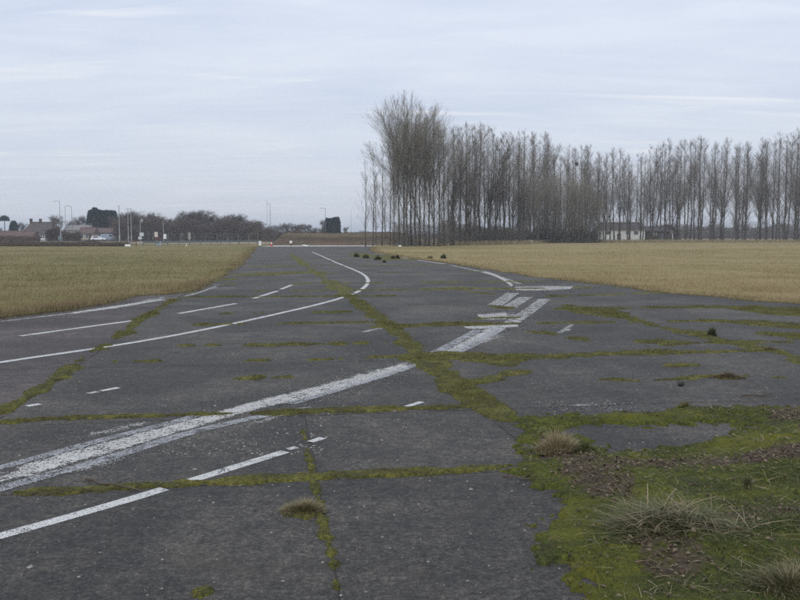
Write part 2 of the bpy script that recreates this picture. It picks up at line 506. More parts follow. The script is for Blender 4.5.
# base sheet (joint soil near the camera) and the far, unbroken asphalt
yfar = ROWS[-1]
def base_sheet():
    A = [slab_pt(-4.5, -22), slab_pt(-4.5, 24), slab_pt(yfar, 24), slab_pt(yfar, -22)]
    mb = MB().add([(*p, -0.007) for p in A], [(0, 1, 2, 3)])
    return mb
tax = thing('taxiway', None, None); tax['kind'] = 'structure'
base_sheet().build('joint_bed', M_SOIL, tax)
far = [slab_pt(yfar, -22), slab_pt(yfar, 24), np.array([9.0, 128.0]), np.array([-34.0, 128.0])]
def far_sheet():
    nu, nv = 14, 40
    V = []
    for j in range(nv + 1):
        t = (j / nv) ** 1.5
        for i in range(nu + 1):
            s = i / nu
            a = far[0] * (1 - s) + far[1] * s; b = far[3] * (1 - s) + far[2] * s
            p = a * (1 - t) + b * t
            V.append((p[0], p[1], 0.0))
    T = [(j * (nu + 1) + i, j * (nu + 1) + i + 1, (j + 1) * (nu + 1) + i + 1, (j + 1) * (nu + 1) + i) for j in range(nv) for i in range(nu)]
    return mesh_np('asphalt', V, T, M_ASPH)
link('asphalt', far_sheet(), tax)
def make_slab(r0, r1, c0, c1, mat, gap=0.006, seed=0):
    rr = random.Random(seed)
    n = 10
    pts = []
    for k in range(n): pts.append((k / n, 0))
    for k in range(n): pts.append((1, k / n))
    for k in range(n): pts.append((1 - k / n, 1))
    for k in range(n): pts.append((0, 1 - k / n))
    gr, gc = gap / (r1 - r0), gap / (c1 - c0)
    top, bot = [], []
    for s, t in pts:
        s2, t2 = gc + s * (1 - 2 * gc), gr + t * (1 - 2 * gr)
        p = slab_pt(r0 + (r1 - r0) * t2, c0 + (c1 - c0) * s2)
        e = 0.008 * rr.uniform(-1, 1)
        q = p + np.array([e, 0.008 * rr.uniform(-1, 1)])
        top.append((q[0], q[1], 0.0)); bot.append((q[0], q[1], -0.02))
    m = len(pts)
    # chamfered lip: the rim sits a little lower than the face of the slab
    cx = sum(p[0] for p in top) / m; cy = sum(p[1] for p in top) / m
    inner = []
    for (x, y, z) in top:
        d = math.hypot(cx - x, cy - y); k = 0.02 / d
        inner.append((x + (cx - x) * k, y + (cy - y) * k, 0.0))
    rim = [(x, y, -0.003) for x, y, z in top]
    mb = MB().add(inner + rim + bot, [tuple(range(m))] + [(m + k, m + (k + 1) % m, (k + 1) % m, k) for k in range(m)] + [(2 * m + k, 2 * m + (k + 1) % m, m + (k + 1) % m, m + k) for k in range(m)])
    return mb.mesh('slab', mat)
sid = 0
for i in range(len(ROWS) - 1):
    for j in range(len(COLS) - 1):
        c0, c1 = COLS[j], COLS[j + 1]
        mat = M_ASPH_W if c1 <= -3.6 else M_ASPH
        spans = [(c0, c1)]
        if ROWS[i + 1] <= 7.6 and c0 < NSPLIT < c1: spans = [(c0, NSPLIT), (NSPLIT, c1)]
        for a, b in spans:
            sid += 1
            link('slab', make_slab(ROWS[i], ROWS[i + 1], a, b, mat, seed=sid), tax)

# ------------------------------------------------------------------ painted lines (thin sheets on the slabs)
def smooth_line(P, it=2):
    P = np.asarray(P, float)
    for _ in range(it):
        Q = [P[0]]
        for a, b in zip(P[:-1], P[1:]): Q += [a * 0.75 + b * 0.25, a * 0.25 + b * 0.75]
        Q.append(P[-1]); P = np.array(Q)
    return P
def resample(P, step):
    d = np.r_[0, np.cumsum(np.hypot(*(P[1:] - P[:-1]).T))]
    s = np.linspace(0, d[-1], max(2, int(d[-1] / step) + 1))
    return np.c_[np.interp(s, d, P[:, 0]), np.interp(s, d, P[:, 1])]
PZ = [0.0010]
def ribbon(px, width, mat, z=None, it=2, name='line_marking', rag=0.006):
    PZ[0] += 0.00007; z = PZ[0]
    P = resample(smooth_line(GP(px), it), 0.25)
    d = np.gradient(P, axis=0); d /= np.linalg.norm(d, axis=1)[:, None] + 1e-9
    nrm = np.c_[-d[:, 1], d[:, 0]]
    wv = width / 2 + rag * rng.uniform(-1, 1, (len(P), 2))
    L, R = P + nrm * wv[:, :1], P - nrm * wv[:, 1:]
    n = len(P)
    V = np.zeros((2 * n, 3)); V[:n, :2] = L; V[n:, :2] = R; V[:, 2] = z
    T = np.array([(k + n, k + 1 + n, k + 1, k) for k in range(n - 1)])
    return link(name, mesh_np(name, V, T, mat), tax)
def patch(upper, lower, mat, z=None, name='paint_patch', na=9):
    PZ[0] += 0.00007; z = PZ[0]
    U = smooth_line(GP(upper), 1); L = smooth_line(GP(lower), 1)
    n = 40
    def even(P):
        d = np.r_[0, np.cumsum(np.hypot(*(P[1:] - P[:-1]).T))]; s = np.linspace(0, d[-1], n)
        return np.c_[np.interp(s, d, P[:, 0]), np.interp(s, d, P[:, 1])]
    U, L = even(U), even(L)
    V, A = [], []
    for k in range(n):
        for q in range(na):
            s = q / (na - 1)
            p = U[k] * (1 - s) + L[k] * s
            V.append((p[0], p[1], z))
            e = min(s, 1 - s) * 2; f = min(k, n - 1 - k) / (n * (0.38 if 'fleck' in mat.name else 0.10))
            A.append(min(1.0, e * (1.0 if 'fleck' in mat.name else 1.6)) * min(1, f))
    T = [(k * na + q, k * na + q + 1, (k + 1) * na + q + 1, (k + 1) * na + q) for k in range(n - 1) for q in range(na - 1)]
    T = [t[::-1] for t in T]
    return link(name, mesh_np(name, V, T, mat, {'cover': A}), tax)

LONG = [(-60, 373), (0, 362), (94.5, 348.7), (142, 341), (177, 335), (233, 323.7), (279, 313.5), (318, 304.5), (345, 297), (360, 291), (367.5, 284.4), (368.4, 279), (363, 273.6), (351, 268.5), (336, 262.5), (324, 257), (312, 252)]
ribbon(LONG, 0.13, M_PAINT)
ribbon([(-50, 327), (0, 321.5), (67, 313.8), (101, 309), (125, 305.5), (150, 301.5), (175.5, 298)], 0.13, M_PAINT_OLD)
patch([(60, 313), (101, 306.5), (125, 303), (152, 299), (172, 297)], [(60, 317), (101, 311.5), (125, 308.5), (152, 303), (172, 300)], M_PAINT_FILL)
ribbon([(182, 297), (199, 292.5), (209, 289), (216, 286)], 0.14, M_PAINT_OLD)
ribbon([(207, 288.3), (234, 287.7)], 0.16, M_PAINT_OLD)
ribbon([(213, 284.8), (230, 284.4)], 0.22, M_PAINT_OLD)
ribbon([(20, 336), (80, 327.8), (138, 320)], 0.13, M_PAINT)
ribbon([(179, 313.5), (236, 303.5)], 0.13, M_PAINT)
ribbon([(253.5, 298.5), (277.5, 291)], 0.13, M_PAINT)
ribbon([(281, 289.3), (291.6, 285)], 0.13, M_PAINT)
ribbon([(363, 332), (397.5, 324.6)], 0.10, M_PAINT_OLD)
ribbon([(88.4, 393.6), (98, 391.8)], 0.08, M_PAINT); ribbon([(101, 391), (119, 387.7)], 0.08, M_PAINT)
ribbon([(27, 406.2), (40, 404)], 0.08, M_PAINT)
ribbon([(-40, 548), (0, 536), (37.5, 526.3), (94, 510), (165, 489)], 0.095, M_PAINT)
ribbon([(184, 482.8), (235, 467.5), (285, 451.6)], 0.095, M_PAINT)
ribbon([(287.5, 449.3), (297, 447.5)], 0.07, M_PAINT)
ribbon([(310, 442), (323, 438)], 0.075, M_PAINT)
ribbon([(392, 411), (402, 408.6)], 0.07, M_PAINT); ribbon([(406, 406.8), (422, 402)], 0.07, M_PAINT)
ribbon([(559, 333), (572.5, 324.5)], 0.09, M_PAINT_OLD)
ribbon([(566, 331), (569, 329)], 0.12, M_PAINT_OLD)
# right-hand worn edge line running up to the grass
ribbon([(375, 253.4), (385, 254.2)], 0.2, M_PAINT); ribbon([(400, 257.7), (409, 258.6)], 0.16, M_PAINT)
ribbon([(416, 260), (430, 261.8), (445, 264)], 0.16, M_PAINT); ribbon([(450, 265), (478, 271), (499, 276.5), (520, 284)], 0.20, M_PAINT_OLD)
patch([(476, 269), (495, 272), (512, 281), (517, 287)], [(476, 272), (492, 276.5), (505, 283.5), (511, 290)], M_PAINT_FILL)
patch([(508, 285), (535, 284), (566, 284.5), (582, 286)], [(508, 292.5), (535, 293.5), (556, 292.5), (570, 290)], M_PAINT_FILL)
ribbon([(513, 293), (494.5, 305.5)], 0.36, M_PAINT_OLD)
ribbon([(526, 297), (508, 308)], 0.34, M_PAINT_OLD)
ribbon([(545, 299), (528, 312), (511, 323)], 0.30, M_PAINT_OLD)
patch([(470, 312), (490, 310.5), (508, 309)], [(482, 322), (500, 324), (512, 322)], M_PAINT_FILL)
patch([(452, 325.5), (480, 324), (522, 323)], [(468, 330), (490, 331), (524, 328)], M_PAINT_FILL)
patch([(483, 325), (465, 335), (447, 345), (428, 354)], [(520, 327), (500, 337), (482, 346), (458, 356)], M_PAINT_FILL)
ribbon([(478, 330), (455, 342.5), (434, 353.5)], 0.16, M_PAINT_GREY)
ribbon([(500, 329), (476, 343), (452, 354)], 0.20, M_PAINT_GREY)
M_FLECK = paint('paint_flecks', 0.705, 0.02, (0.40, 0.39, 0.36), True, 0.25, 55)
# the broad flaking stripe
UP = [(-70, 485), (0, 466), (75, 444), (169, 421), (210, 410), (262, 395), (300, 386), (350, 373), (400, 360), (424, 353)]
LO = [(-70, 512), (0, 491), (56, 476), (131, 454), (187, 435), (262, 413), (318, 402), (370, 388), (412, 374), (432, 366)]
patch(UP, LO, M_PAINT_FILL, 0.0045, na=13)
patch([(150, 437), (215, 420), (300, 400), (360, 388)], [(170, 462), (260, 438), (330, 412), (372, 394)], M_FLECK, 0.0035)
ribbon([(-70, 487), (0, 468.5), (75, 447), (169, 423.5), (196, 416)], 0.11, M_PAINT_GREY, 0.0065)
ribbon([(-70, 508), (0, 489), (56, 473.5), (131, 451.5), (187, 433), (240, 421), (272, 414.5)], 0.13, M_PAINT_GREY, 0.0065)
ribbon([(290, 404), (345, 388), (400, 371), (425, 362)], 0.12, M_PAINT_GREY, 0.0065)
ribbon([(-70, 498), (0, 480), (60, 463), (110, 449)], 0.10, M_PAINT_OLD, 0.0065)

M_FLECK2 = paint('paint_flecks_dense', 0.685, 0.03, (0.42, 0.41, 0.38), True, 0.40, 40)
patch([(440, 306), (490, 303), (560, 304)], [(440, 334), (490, 336), (560, 330)], M_FLECK2)
patch([(492, 279), (540, 281), (605, 283)], [(490, 297), (540, 298), (600, 294)], M_FLECK2)
patch([(500, 322), (460, 338), (425, 352)], [(550, 330), (510, 346), (470, 360)], M_FLECK2)
patch([(210, 402), (300, 378), (420, 347)], [(300, 412), (360, 392), (440, 368)], M_FLECK2)
patch([(0, 440), (100, 418), (215, 400)], [(0, 475), (100, 450), (215, 420)], M_FLECK)
patch([(0, 478), (90, 455), (170, 438)], [(0, 506), (100, 480), (190, 450)], M_FLECK)
patch([(110, 300), (150, 294), (190, 288)], [(100, 316), (150, 308), (190, 300)], M_FLECK2)
patch([(532, 402), (580, 400), (632, 401)], [(536, 412), (580, 411), (636, 409)], M_FLECK)

# ------------------------------------------------------------------ moss in the joints, mossy verge
def seg_dist(X, Y, P):
    best = np.full(X.shape, 1e9); par = np.zeros(X.shape)
    acc = 0.0
    for a, b in zip(P[:-1], P[1:]):
        d = b - a; L2 = (d * d).sum()
        t = np.clip(((X - a[0]) * d[0] + (Y - a[1]) * d[1]) / L2, 0, 1)
        ds = np.hypot(X - a[0] - t * d[0], Y - a[1] - t * d[1])
        k = ds < best
        best = np.where(k, ds, best); par = np.where(k, acc + t * math.sqrt(L2), par)
        acc += math.sqrt(L2)
    return best, par, acc
def poly_sd(X, Y, P):
    d, _, _ = seg_dist(X, Y, np.vstack([P, P[:1]]))
    ins = np.zeros(X.shape, bool)
    for a, b in zip(P, np.roll(P, -1, axis=0)):
        c = ((a[1] > Y) != (b[1] > Y))
        xi = (b[0] - a[0]) * (Y - a[1]) / (b[1] - a[1] + 1e-12) + a[0]
        ins ^= c & (X < xi)
    return np.where(ins, d, -d)
# (pixels, half width m, patchiness 0..1)
STRIPS = [
    ([(15, 493), (75, 490.6), (131, 487), (169, 485), (225, 482), (300, 477.5), (362, 474.5), (419, 473), (460, 470.7), (494, 468), (530, 463)], 0.052, 0.5),
    ([(225, 481.5), (300, 477), (350, 474.5), (430, 472), (490, 468)], 0.065, 0.35),
    ([(0, 423), (49, 419), (112.5, 416.7), (169, 415.6), (232, 414)], 0.050, 0.55),
    ([(252, 413.8), (300, 412.5), (325, 410.7), (400, 409), (460, 407), (480, 405)], 0.075, 0.3),
    ([(306, 447.5), (312, 474), (315.6, 492.5), (323, 522.5), (330.6, 549), (336, 579), (341, 610)], 0.018, 0.85),
    ([(302, 429), (306, 447)], 0.012, 1.3),
    ([(-30, 424), (0, 412), (34, 393.5), (51, 382), (71, 368), (81, 358), (101, 347), (125, 333), (138, 321), (155, 311), (175, 299)], 0.075, 0.8),
    ([(0, 411), (34, 393.5), (60, 376)], 0.065, 0.5),
    ([(291, 253.5), (303, 264), (321, 276), (343.5, 292.5), (363, 306), (381, 319.5)], 0.16, 0.9),
    ([(363, 306), (381, 319.5), (399, 333), (418, 353)], 0.12, 0.7),
    ([(418, 353), (436, 368), (452, 380), (462, 395)], 0.17, 0.5),
    ([(452, 380), (466, 392), (486, 406), (505, 420)], 0.16, 0.3),
    ([(425, 355), (470, 357), (500, 360), (508, 365)], 0.26, 0.4),
    ([(470, 384), (486, 380), (502, 375.5), (520, 372), (532, 371)], 0.15, 0.4),
    ([(430, 356), (505, 357), (550, 356.6), (592, 354.5), (640, 353), (690, 352.5), (765, 351), (800, 357), (830, 360)], 0.10, 0.5),
    ([(175, 346), (270, 345), (345, 344), (402, 343)], 0.085, 1.15),
    ([(90, 362), (200, 361), (320, 360), (412, 356)], 0.060, 1.25),
    ([(245, 378), (265, 377.6), (290, 377.5)], 0.075, 0.9),
    ([(219, 314), (288, 313), (350, 312)], 0.16, 1.1),
    ([(120, 326), (250, 324), (330, 323), (400, 322)], 0.05, 1.35),
    ([(380, 327), (400, 326), (440, 325), (520, 323.6), (640, 322), (720, 321)], 0.15, 0.95),
    ([(180, 297), (250, 296.8), (330, 296.5), (395, 296)], 0.14, 1.05),
    ([(529, 332), (550, 334), (586, 341)], 0.10, 1.0),
    ([(562, 305), (592, 311), (615, 316), (630, 318.6), (660, 327), (690, 333), (720, 340.5), (750, 346.5), (780, 352.5), (810, 362), (850, 375)], 0.16, 0.7),
    ([(575, 307), (592, 311), (620, 317)], 0.30, 0.6),
    ([(550, 296.6), (600, 295), (640, 293.6), (720, 292)], 0.20, 0.9),
    ([(560, 309), (600, 309), (640, 308), (681, 307.5), (760, 306.5)], 0.16, 0.8),
    ([(735, 322), (765, 324), (800, 327), (840, 330)], 0.35, 0.6),
    ([(770, 334), (800, 336), (850, 340)], 0.40, 0.6),
    ([(750, 309), (800, 312), (850, 316)], 0.6, 0.7),
    ([(640, 342), (700, 343), (780, 342), (830, 343)], 0.10, 0.9),
    ([(600, 379.5), (640, 381), (672, 380), (705, 376), (750, 376), (785, 378)], 0.045, 0.8),
    ([(478, 319), (500, 318), (520, 318)], 0.22, 0.9),
    ([(490, 306), (510, 309)], 0.25, 0.8),
    ([(455, 288), (470, 292), (500, 295)], 0.35, 1.1),
    ([(250, 275), (290, 273), (320, 272)], 0.6, 1.0),
    ([(250, 267), (275, 266), (300, 266)], 0.5, 1.1),
    ([(206, 281), (235, 279), (262, 278)], 0.35, 1.1),
    ([(660, 345), (690, 344)], 0.08, 1.0),
    ([(672, 366), (690, 365)], 0.06, 1.1),
    ([(350, 252), (375, 257), (405, 260)], 1.0, 0.8),
    ([(200, 596), (206, 592)], 0.03, 0.5),
    ([(290, 515), (304, 514), (318, 513.5)], 0.045, 0.6),
    ([(545, 470), (530, 462), (524, 448)], 0.05, 0.8),
]
# joints across, further out: every bay, thin and patchy
for r in (24.7, 28.4, 36.1, 44.5, 54):
    a, b = slab_pt(r, -9.0), slab_pt(r, 12.0)
    STRIPS.append((np.array([a, (a + b) / 2, b]), 0.10 + r * 0.001, 1.5))
VERGE = [(500, 416), (522, 416), (556, 417), (612, 415.5), (657, 413), (676, 407), (684, 402), (694, 406), (710, 408), (800, 409), (900, 411), (1000, 430), (1000, 700), (575, 700), (575, 600), (575, 582), (564, 567), (545, 549), (541, 534), (549, 511), (549, 492), (526, 481), (506, 475), (512, 468), (531, 458), (529, 446), (520, 436), (505, 421)]
ISLAND = [(560, 429), (582, 425.5), (650, 424.5), (710, 424.5), (752, 425), (759, 427), (748, 430), (725, 436), (699, 445.6), (695, 451), (612, 452), (594, 447.5), (575, 437)]
LITTER = [([(740, 458), (800, 456), (860, 458), (860, 470), (800, 472), (742, 470)], 0.8),
          ([(600, 462), (640, 465), (740, 462), (745, 471), (660, 476), (610, 480)], 0.55),
          ([(555, 455), (600, 462), (640, 490), (630, 512), (590, 505), (560, 480)], 0.55),
          ([(765, 414), (800, 412), (850, 414), (850, 424), (770, 424)], 0.6),
          ([(632, 545), (690, 550), (720, 580), (680, 598), (640, 580)], 0.55),
          ([(715, 518), (800, 512), (830, 530), (740, 545)], 0.5),
          ([(560, 565), (580, 560), (585, 590), (572, 590)], 0.4),
          ([(540, 440), (580, 446), (575, 462), (535, 462)], 0.7)]
BRIGHT = [[(700, 447), (730, 438), (800, 428), (850, 428), (850, 455), (740, 456), (702, 455)], [(545, 505), (580, 500), (600, 520), (585, 560), (550, 545)], [(575, 570), (620, 560), (640, 600), (580, 620)], [(600, 416), (690, 412), (700, 420), (600, 424)]]
VP, IP = GP(VERGE), GP(ISLAND)
def strip_pts(s): return s if isinstance(s, np.ndarray) else GP(s)
def moss_mask(X, Y, amp, fscale):
    m = np.full(X.shape, -1.0)
    for k, (s, hw, patchy) in enumerate(STRIPS):
        P = strip_pts(s)
        lo, hi = P.min(0) - 1.2, P.max(0) + 1.2
        sel = (X > lo[0]) & (X < hi[0]) & (Y > lo[1]) & (Y < hi[1])
        if not sel.any(): continue
        d, par, tot = seg_dist(X[sel], Y[sel], P)
        wv = fbm(par / max(0.25, hw * 4), np.full(par.shape, k * 7.7), 1.0, 3, 50 + k)
        wv = np.clip(1.15 - 0.9 * max(0.0, patchy - 0.75) + 3.4 * patchy * (wv - 0.52), -0.8, 1.9)
        end = np.clip(np.minimum(par, tot - par) / (hw * 2 + 0.05) + 0.5, 0, 1)
        v = hw * wv * end - d
        m[sel] = np.maximum(m[sel], v)
    n = fbm(X, Y, fscale, 4, 3) - 0.5
    n2 = fbm(X, Y, fscale * 0.22, 3, 4) - 0.5
    return m + amp * n + amp * 0.9 * n2
def verge_mask(X, Y):
    v = np.minimum(poly_sd(X, Y, VP), -poly_sd(X, Y, IP))
    return v + 0.46 * (fbm(X, Y, 11, 4, 9) - 0.5) + 0.22 * (fbm(X, Y, 2.2, 3, 19) - 0.5)
def grid_mesh(x0, x1, y0, y1, st, fn):
    xs, ys = np.arange(x0, x1, st), np.arange(y0, y1, st)
    X, Y = np.meshgrid(xs, ys)
    X = X + 0.3 * st * (rng.random(X.shape) - .5); Y = Y + 0.3 * st * (rng.random(Y.shape) - .5)
    m, h = fn(X, Y)
    h[0] = -0.012; h[1] = np.minimum(h[1], 0.0055)
    keep = m > 0
    kf = keep[:-1, :-1] | keep[1:, :-1] | keep[:-1, 1:] | keep[1:, 1:]
    idx = np.arange(X.size).reshape(X.shape)
    Q = np.stack([idx[:-1, :-1][kf], idx[:-1, 1:][kf], idx[1:, 1:][kf], idx[1:, :-1][kf]], 1)
    used = np.unique(Q); re = np.full(X.size, -1); re[used] = np.arange(len(used))
    V = np.stack([X.ravel()[used], Y.ravel()[used], h.ravel()[used]], 1)
    return V, re[Q], m.ravel()[used]
def moss_fn(zs, amp, fscale, veto=True):
    def f(X, Y):
        m = moss_mask(X, Y, amp, fscale)
        if veto: m = np.where(verge_mask(X, Y) > 0.05, -1, m)
        rise = np.clip(m / (0.02 * zs), 0, 1) ** 0.6
        h = np.where(m > 0, 0.0055 + rise * zs * (0.003 + 0.020 * fbm(X, Y, 16, 3, 31) ** 1.5), -0.012)
        return m, h
    return f
parts = []
parts.append(grid_mesh(-4.8, 7.6, 3.0, 9.3, 0.015, moss_fn(1.0, 0.085, 13)))
parts.append(grid_mesh(-9.0, 12.0, 9.2, 22.5, 0.045, moss_fn(1.3, 0.26, 5.0)))
parts.append(grid_mesh(-16.0, 14.0, 22.2, 75.0, 0.14, moss_fn(1.8, 0.5, 1.2)))
V = np.vstack([p[0] for p in parts]); off = np.cumsum([0] + [len(p[0]) for p in parts])
Q = np.vstack([p[1] + o for p, o in zip(parts, off)])
MV, MM = V, np.concatenate([p[2] for p in parts])
tag(link('moss', mesh_np('moss', V, Q, M_MOSS, smooth=True)), 'olive green moss filling the joints and cracks of the asphalt', 'moss', kind='stuff')

def verge_h(X, Y):
    v = verge_mask(X, Y)
    rise = np.clip(v / 0.10, 0, 1) ** 0.7
    h = 0.0055 + rise * (0.008 + 0.016 * fbm(X, Y, 16, 3, 31)) + np.clip(v / 0.7, 0, 1) * (0.10 * fbm(X, Y, 1.7, 4, 77) ** 1.3 + 0.035 * fbm(X, Y, 6.5, 3, 78))
    return v, np.where(v > 0, h, -0.012)
V, Q, vm = grid_mesh(0.3, 7.6, 1.2, 7.9, 0.016, verge_h)
lit = np.zeros(len(V)); bri = np.zeros(len(V))
for P, k in LITTER: lit = np.maximum(lit, k * np.clip(poly_sd(V[:, 0], V[:, 1], GP(P)) / 0.10 + 0.6, 0, 1))
for P in BRIGHT: bri = np.maximum(bri, np.clip(poly_sd(V[:, 0], V[:, 1], GP(P)) / 0.15 + 0.5, 0, 1))
bri *= np.clip(fbm(V[:, 0], V[:, 1], 5, 3, 5) * 2.2 - 0.4, 0, 1)
tag(link('verge', mesh_np('verge', V, Q, M_VERGE, {'litter': lit, 'bright': bri}, smooth=True)), kind='structure')
VGV, VGM, VGL = V, vm, lit

# ------------------------------------------------------------------ blades of grass
def blades(base, h, wd, az, lean, tint, segs=2, curl=1.0, rise=1.0):
    n = len(base)
    d = np.stack([np.cos(az), np.sin(az), np.zeros(n)], 1)
    fa = az + np.pi / 2 + rng.uniform(-0.9, 0.9, n)
    s = np.stack([np.cos(fa), np.sin(fa), np.zeros(n)], 1)
    up = np.array([0, 0, 1.0])
    rows = []
    for k in range(segs + 1):
        t = k / segs
        p = base + up * (rise * h * np.sqrt(np.maximum(0.05, 1 - (lean * t * 0.9) ** 2)) * t)[:, None] + d * (h * lean * t ** (1 + curl))[:, None]
        if k < segs:
            ww = wd * (1 - 0.55 * t) / 2
            rows += [p - s * ww[:, None], p + s * ww[:, None]]
        else: rows.append(p)
    m = len(rows)
    V = np.stack(rows, 1).reshape(-1, 3)
    o = (np.arange(n) * m)[:, None]
    T = []
    for k in range(segs):
        a, b = 2 * k, 2 * k + 1
        if k < segs - 1:
            T += [o + np.array([[a, b, b + 2]]), o + np.array([[a, b + 2, a + 2]])]
        else: T.append(o + np.array([[a, b, m - 1]]))
    return V, np.vstack(T), np.repeat(tint, m)
def merge(parts):
    V = np.vstack([p[0] for p in parts]); off = np.cumsum([0] + [len(p[0]) for p in parts])
    return V, np.vstack([p[1] + o for p, o in zip(parts, off)]), np.concatenate([p[2] for p in parts])

# moss / fine grass fuzz on the joint moss
w_ = np.clip(MM, 0, 0.06) * np.where(MV[:, 1] > 22.5, 0.0, 1.0)
w_ = w_ * np.where(MV[:, 1] > 9.3, 3.0, 1.0)
pk = rng.choice(len(MV), 120000, p=w_ / w_.sum())
B = MV[pk] + np.c_[rng.normal(0, 1, (len(pk), 2)) * np.where(MV[pk, 1:2] > 9.3, 0.03, 0.010), np.full(len(pk), -0.004)]
far_k = np.clip(B[:, 1] / 8, 0.7, 1.5)
gr = fbm(B[:, 0], B[:, 1], 2.5, 3, 21)
hh = rng.uniform(0.008, 0.020, len(pk)) * far_k * (0.6 + 1.6 * np.clip(gr - 0.42, 0, 0.4) * 2)
long_ = rng.random(len(pk)) < 0.05 * (gr > 0.5); hh = np.where(long_, hh * 2.2, hh)
p1 = blades(B, hh, rng.uniform(0.003, 0.006, len(pk)) * far_k, rng.uniform(0, 6.28, len(pk)), rng.uniform(0.2, 0.9, len(pk)), np.clip(rng.normal(0.30 + 0.4 * (gr - 0.3), 0.22, len(pk)), 0, 1), 1)
V, T, ti = p1
tag(link('moss_tufts', mesh_np('moss_tufts', V, T, M_MOSS_BLADE, {'tint': ti})), 'fine grass and moss tufts sprouting along the joints', 'moss', kind='stuff')

# verge: short turf everywhere, longer grass towards the lower right corner
pk = rng.choice(len(VGV), 240000, p=np.clip(VGM, 0, 0.15) * (1 - 0.75 * VGL) / (np.clip(VGM, 0, 0.15) * (1 - 0.75 * VGL)).sum())
B = VGV[pk] + np.c_[rng.normal(0, 0.008, (len(pk), 2)), np.full(len(pk), -0.005)]
cl = fbm(B[:, 0], B[:, 1], 3.0, 4, 91)
corner = np.clip((B[:, 0] - 1.3) / 1.0, 0, 1) * np.clip((4.9 - B[:, 1]) / 1.1, 0, 1)
hh = rng.uniform(0.006, 0.018, len(pk)) * (0.6 + 2.0 * np.clip(cl - 0.45, 0, 1) * 2) * (1 + 2.6 * corner)
V, T, ti = blades(B, hh, rng.uniform(0.0016, 0.0034, len(pk)), rng.uniform(0, 6.28, len(pk)), rng.uniform(0.3, 0.98, len(pk)), np.clip(rng.normal(0.42, 0.2, len(pk)) + 0.25 * (rng.random(len(pk)) < 0.10 + 0.25 * corner), 0, 1), 2)
tag(link('verge_turf', mesh_np('verge_turf', V, T, M_TURF_BLADE, {'tint': ti})), 'short green turf and moss on the overgrown corner', 'grass', kind='stuff')
# dead straws and leaves strewn on the verge
pk = rng.choice(len(VGV), 1500, p=np.clip(VGM, 0, 0.3) / np.clip(VGM, 0, 0.3).sum())
B = VGV[pk] + np.c_[np.zeros((len(pk), 2)), rng.uniform(0.004, 0.02, len(pk))]
V, T, ti = blades(B, rng.uniform(0.05, 0.16, len(pk)), rng.uniform(0.002, 0.004, len(pk)), rng.uniform(0, 6.28, len(pk)), rng.uniform(0.93, 1.0, len(pk)), rng.uniform(0.15, .8, len(pk)), 3, 0.1, 0.2)
tag(link('dead_straw', mesh_np('dead_straw', V, T, M_DRY_BLADE, {'tint': ti})), 'loose dead straws strewn over the overgrown corner', 'straw', kind='stuff')
def leaf_field(B, size, tint):
    n = len(B); V = np.zeros((n, 6, 3))
    a = rng.uniform(0, 6.28, n); d = np.stack([np.cos(a), np.sin(a), rng.uniform(-.3, .3, n)], 1); s = np.stack([-np.sin(a), np.cos(a), rng.uniform(-.4, .4, n)], 1)
    L, W = size, size * rng.uniform(0.4, 0.7, n)
    cu = rng.uniform(0.1, 0.5, n) * L
    up = np.array([0, 0, 1.0])
    V[:, 0] = B - d * L[:, None] * .5
    V[:, 1] = B - s * W[:, None] * .5 + up * cu[:, None]
    V[:, 2] = B + s * W[:, None] * .5 + up * (cu * rng.uniform(0.3, 1, n))[:, None]
    V[:, 3] = B + d * L[:, None] * .28 - s * W[:, None] * .35 + up * cu[:, None] * .8
    V[:, 4] = B + d * L[:, None] * .28 + s * W[:, None] * .35 + up * cu[:, None] * .6
    V[:, 5] = B + d * L[:, None] * .55 + up * cu[:, None] * .5
    o = (np.arange(n) * 6)[:, None]
    T = np.vstack([o + np.array([t]) for t in ([0, 1, 2], [1, 3, 4], [1, 4, 2], [3, 5, 4])])
    return V.reshape(-1, 3), T, np.repeat(tint, 6)
wl = np.clip(VGM, 0, 0.2) * (0.05 + VGL ** 1.5)
pk = rng.choice(len(VGV), 4200, p=wl / wl.sum())
B = VGV[pk] + np.c_[rng.normal(0, 0.02, (len(pk), 2)), rng.uniform(0.002, 0.014, len(pk))]
V, T, ti = leaf_field(B, rng.uniform(0.014, 0.036, len(pk)), np.clip(rng.normal(0.42, 0.25, len(pk)), 0, 1))
tag(link('leaf_litter', mesh_np('leaf_litter', V, T, M_LEAF, {'tint': ti})), 'brown dead leaves lying on the overgrown corner', 'leaves', kind='stuff')

# loose chippings and paint flakes on the asphalt
def chips(n, x0, x1, y0, y1, s0, s1, fn=None):
    X = rng.uniform(x0, x1, n); Y = y0 + (y1 - y0) * rng.random(n) ** 1.4
    if fn is not None:
        k = fn(X, Y); X, Y = X[k], Y[k]; n = len(X)
    s = s0 + (s1 - s0) * rng.random(n) ** 4
    a = rng.uniform(0, 6.28, n)
    V = np.zeros((n, 7, 3))
    for k in range(6):
        r = s * rng.uniform(0.6, 1.2, n); t = a + k * math.pi / 3
        V[:, k] = np.stack([X + r * np.cos(t), Y + r * np.sin(t), np.full(n, 0.0)], 1)
    V[:, 6] = np.stack([X + s * rng.uniform(-.3, .3, n), Y + s * rng.uniform(-.3, .3, n), s * rng.uniform(0.35, 0.9, n)], 1)
    o = (np.arange(n) * 7)[:, None]
    T = np.vstack([o + np.array([[k, (k + 1) % 6, 6]]) for k in range(6)])
    return V.reshape(-1, 3), T, np.repeat(rng.random(n), 7)
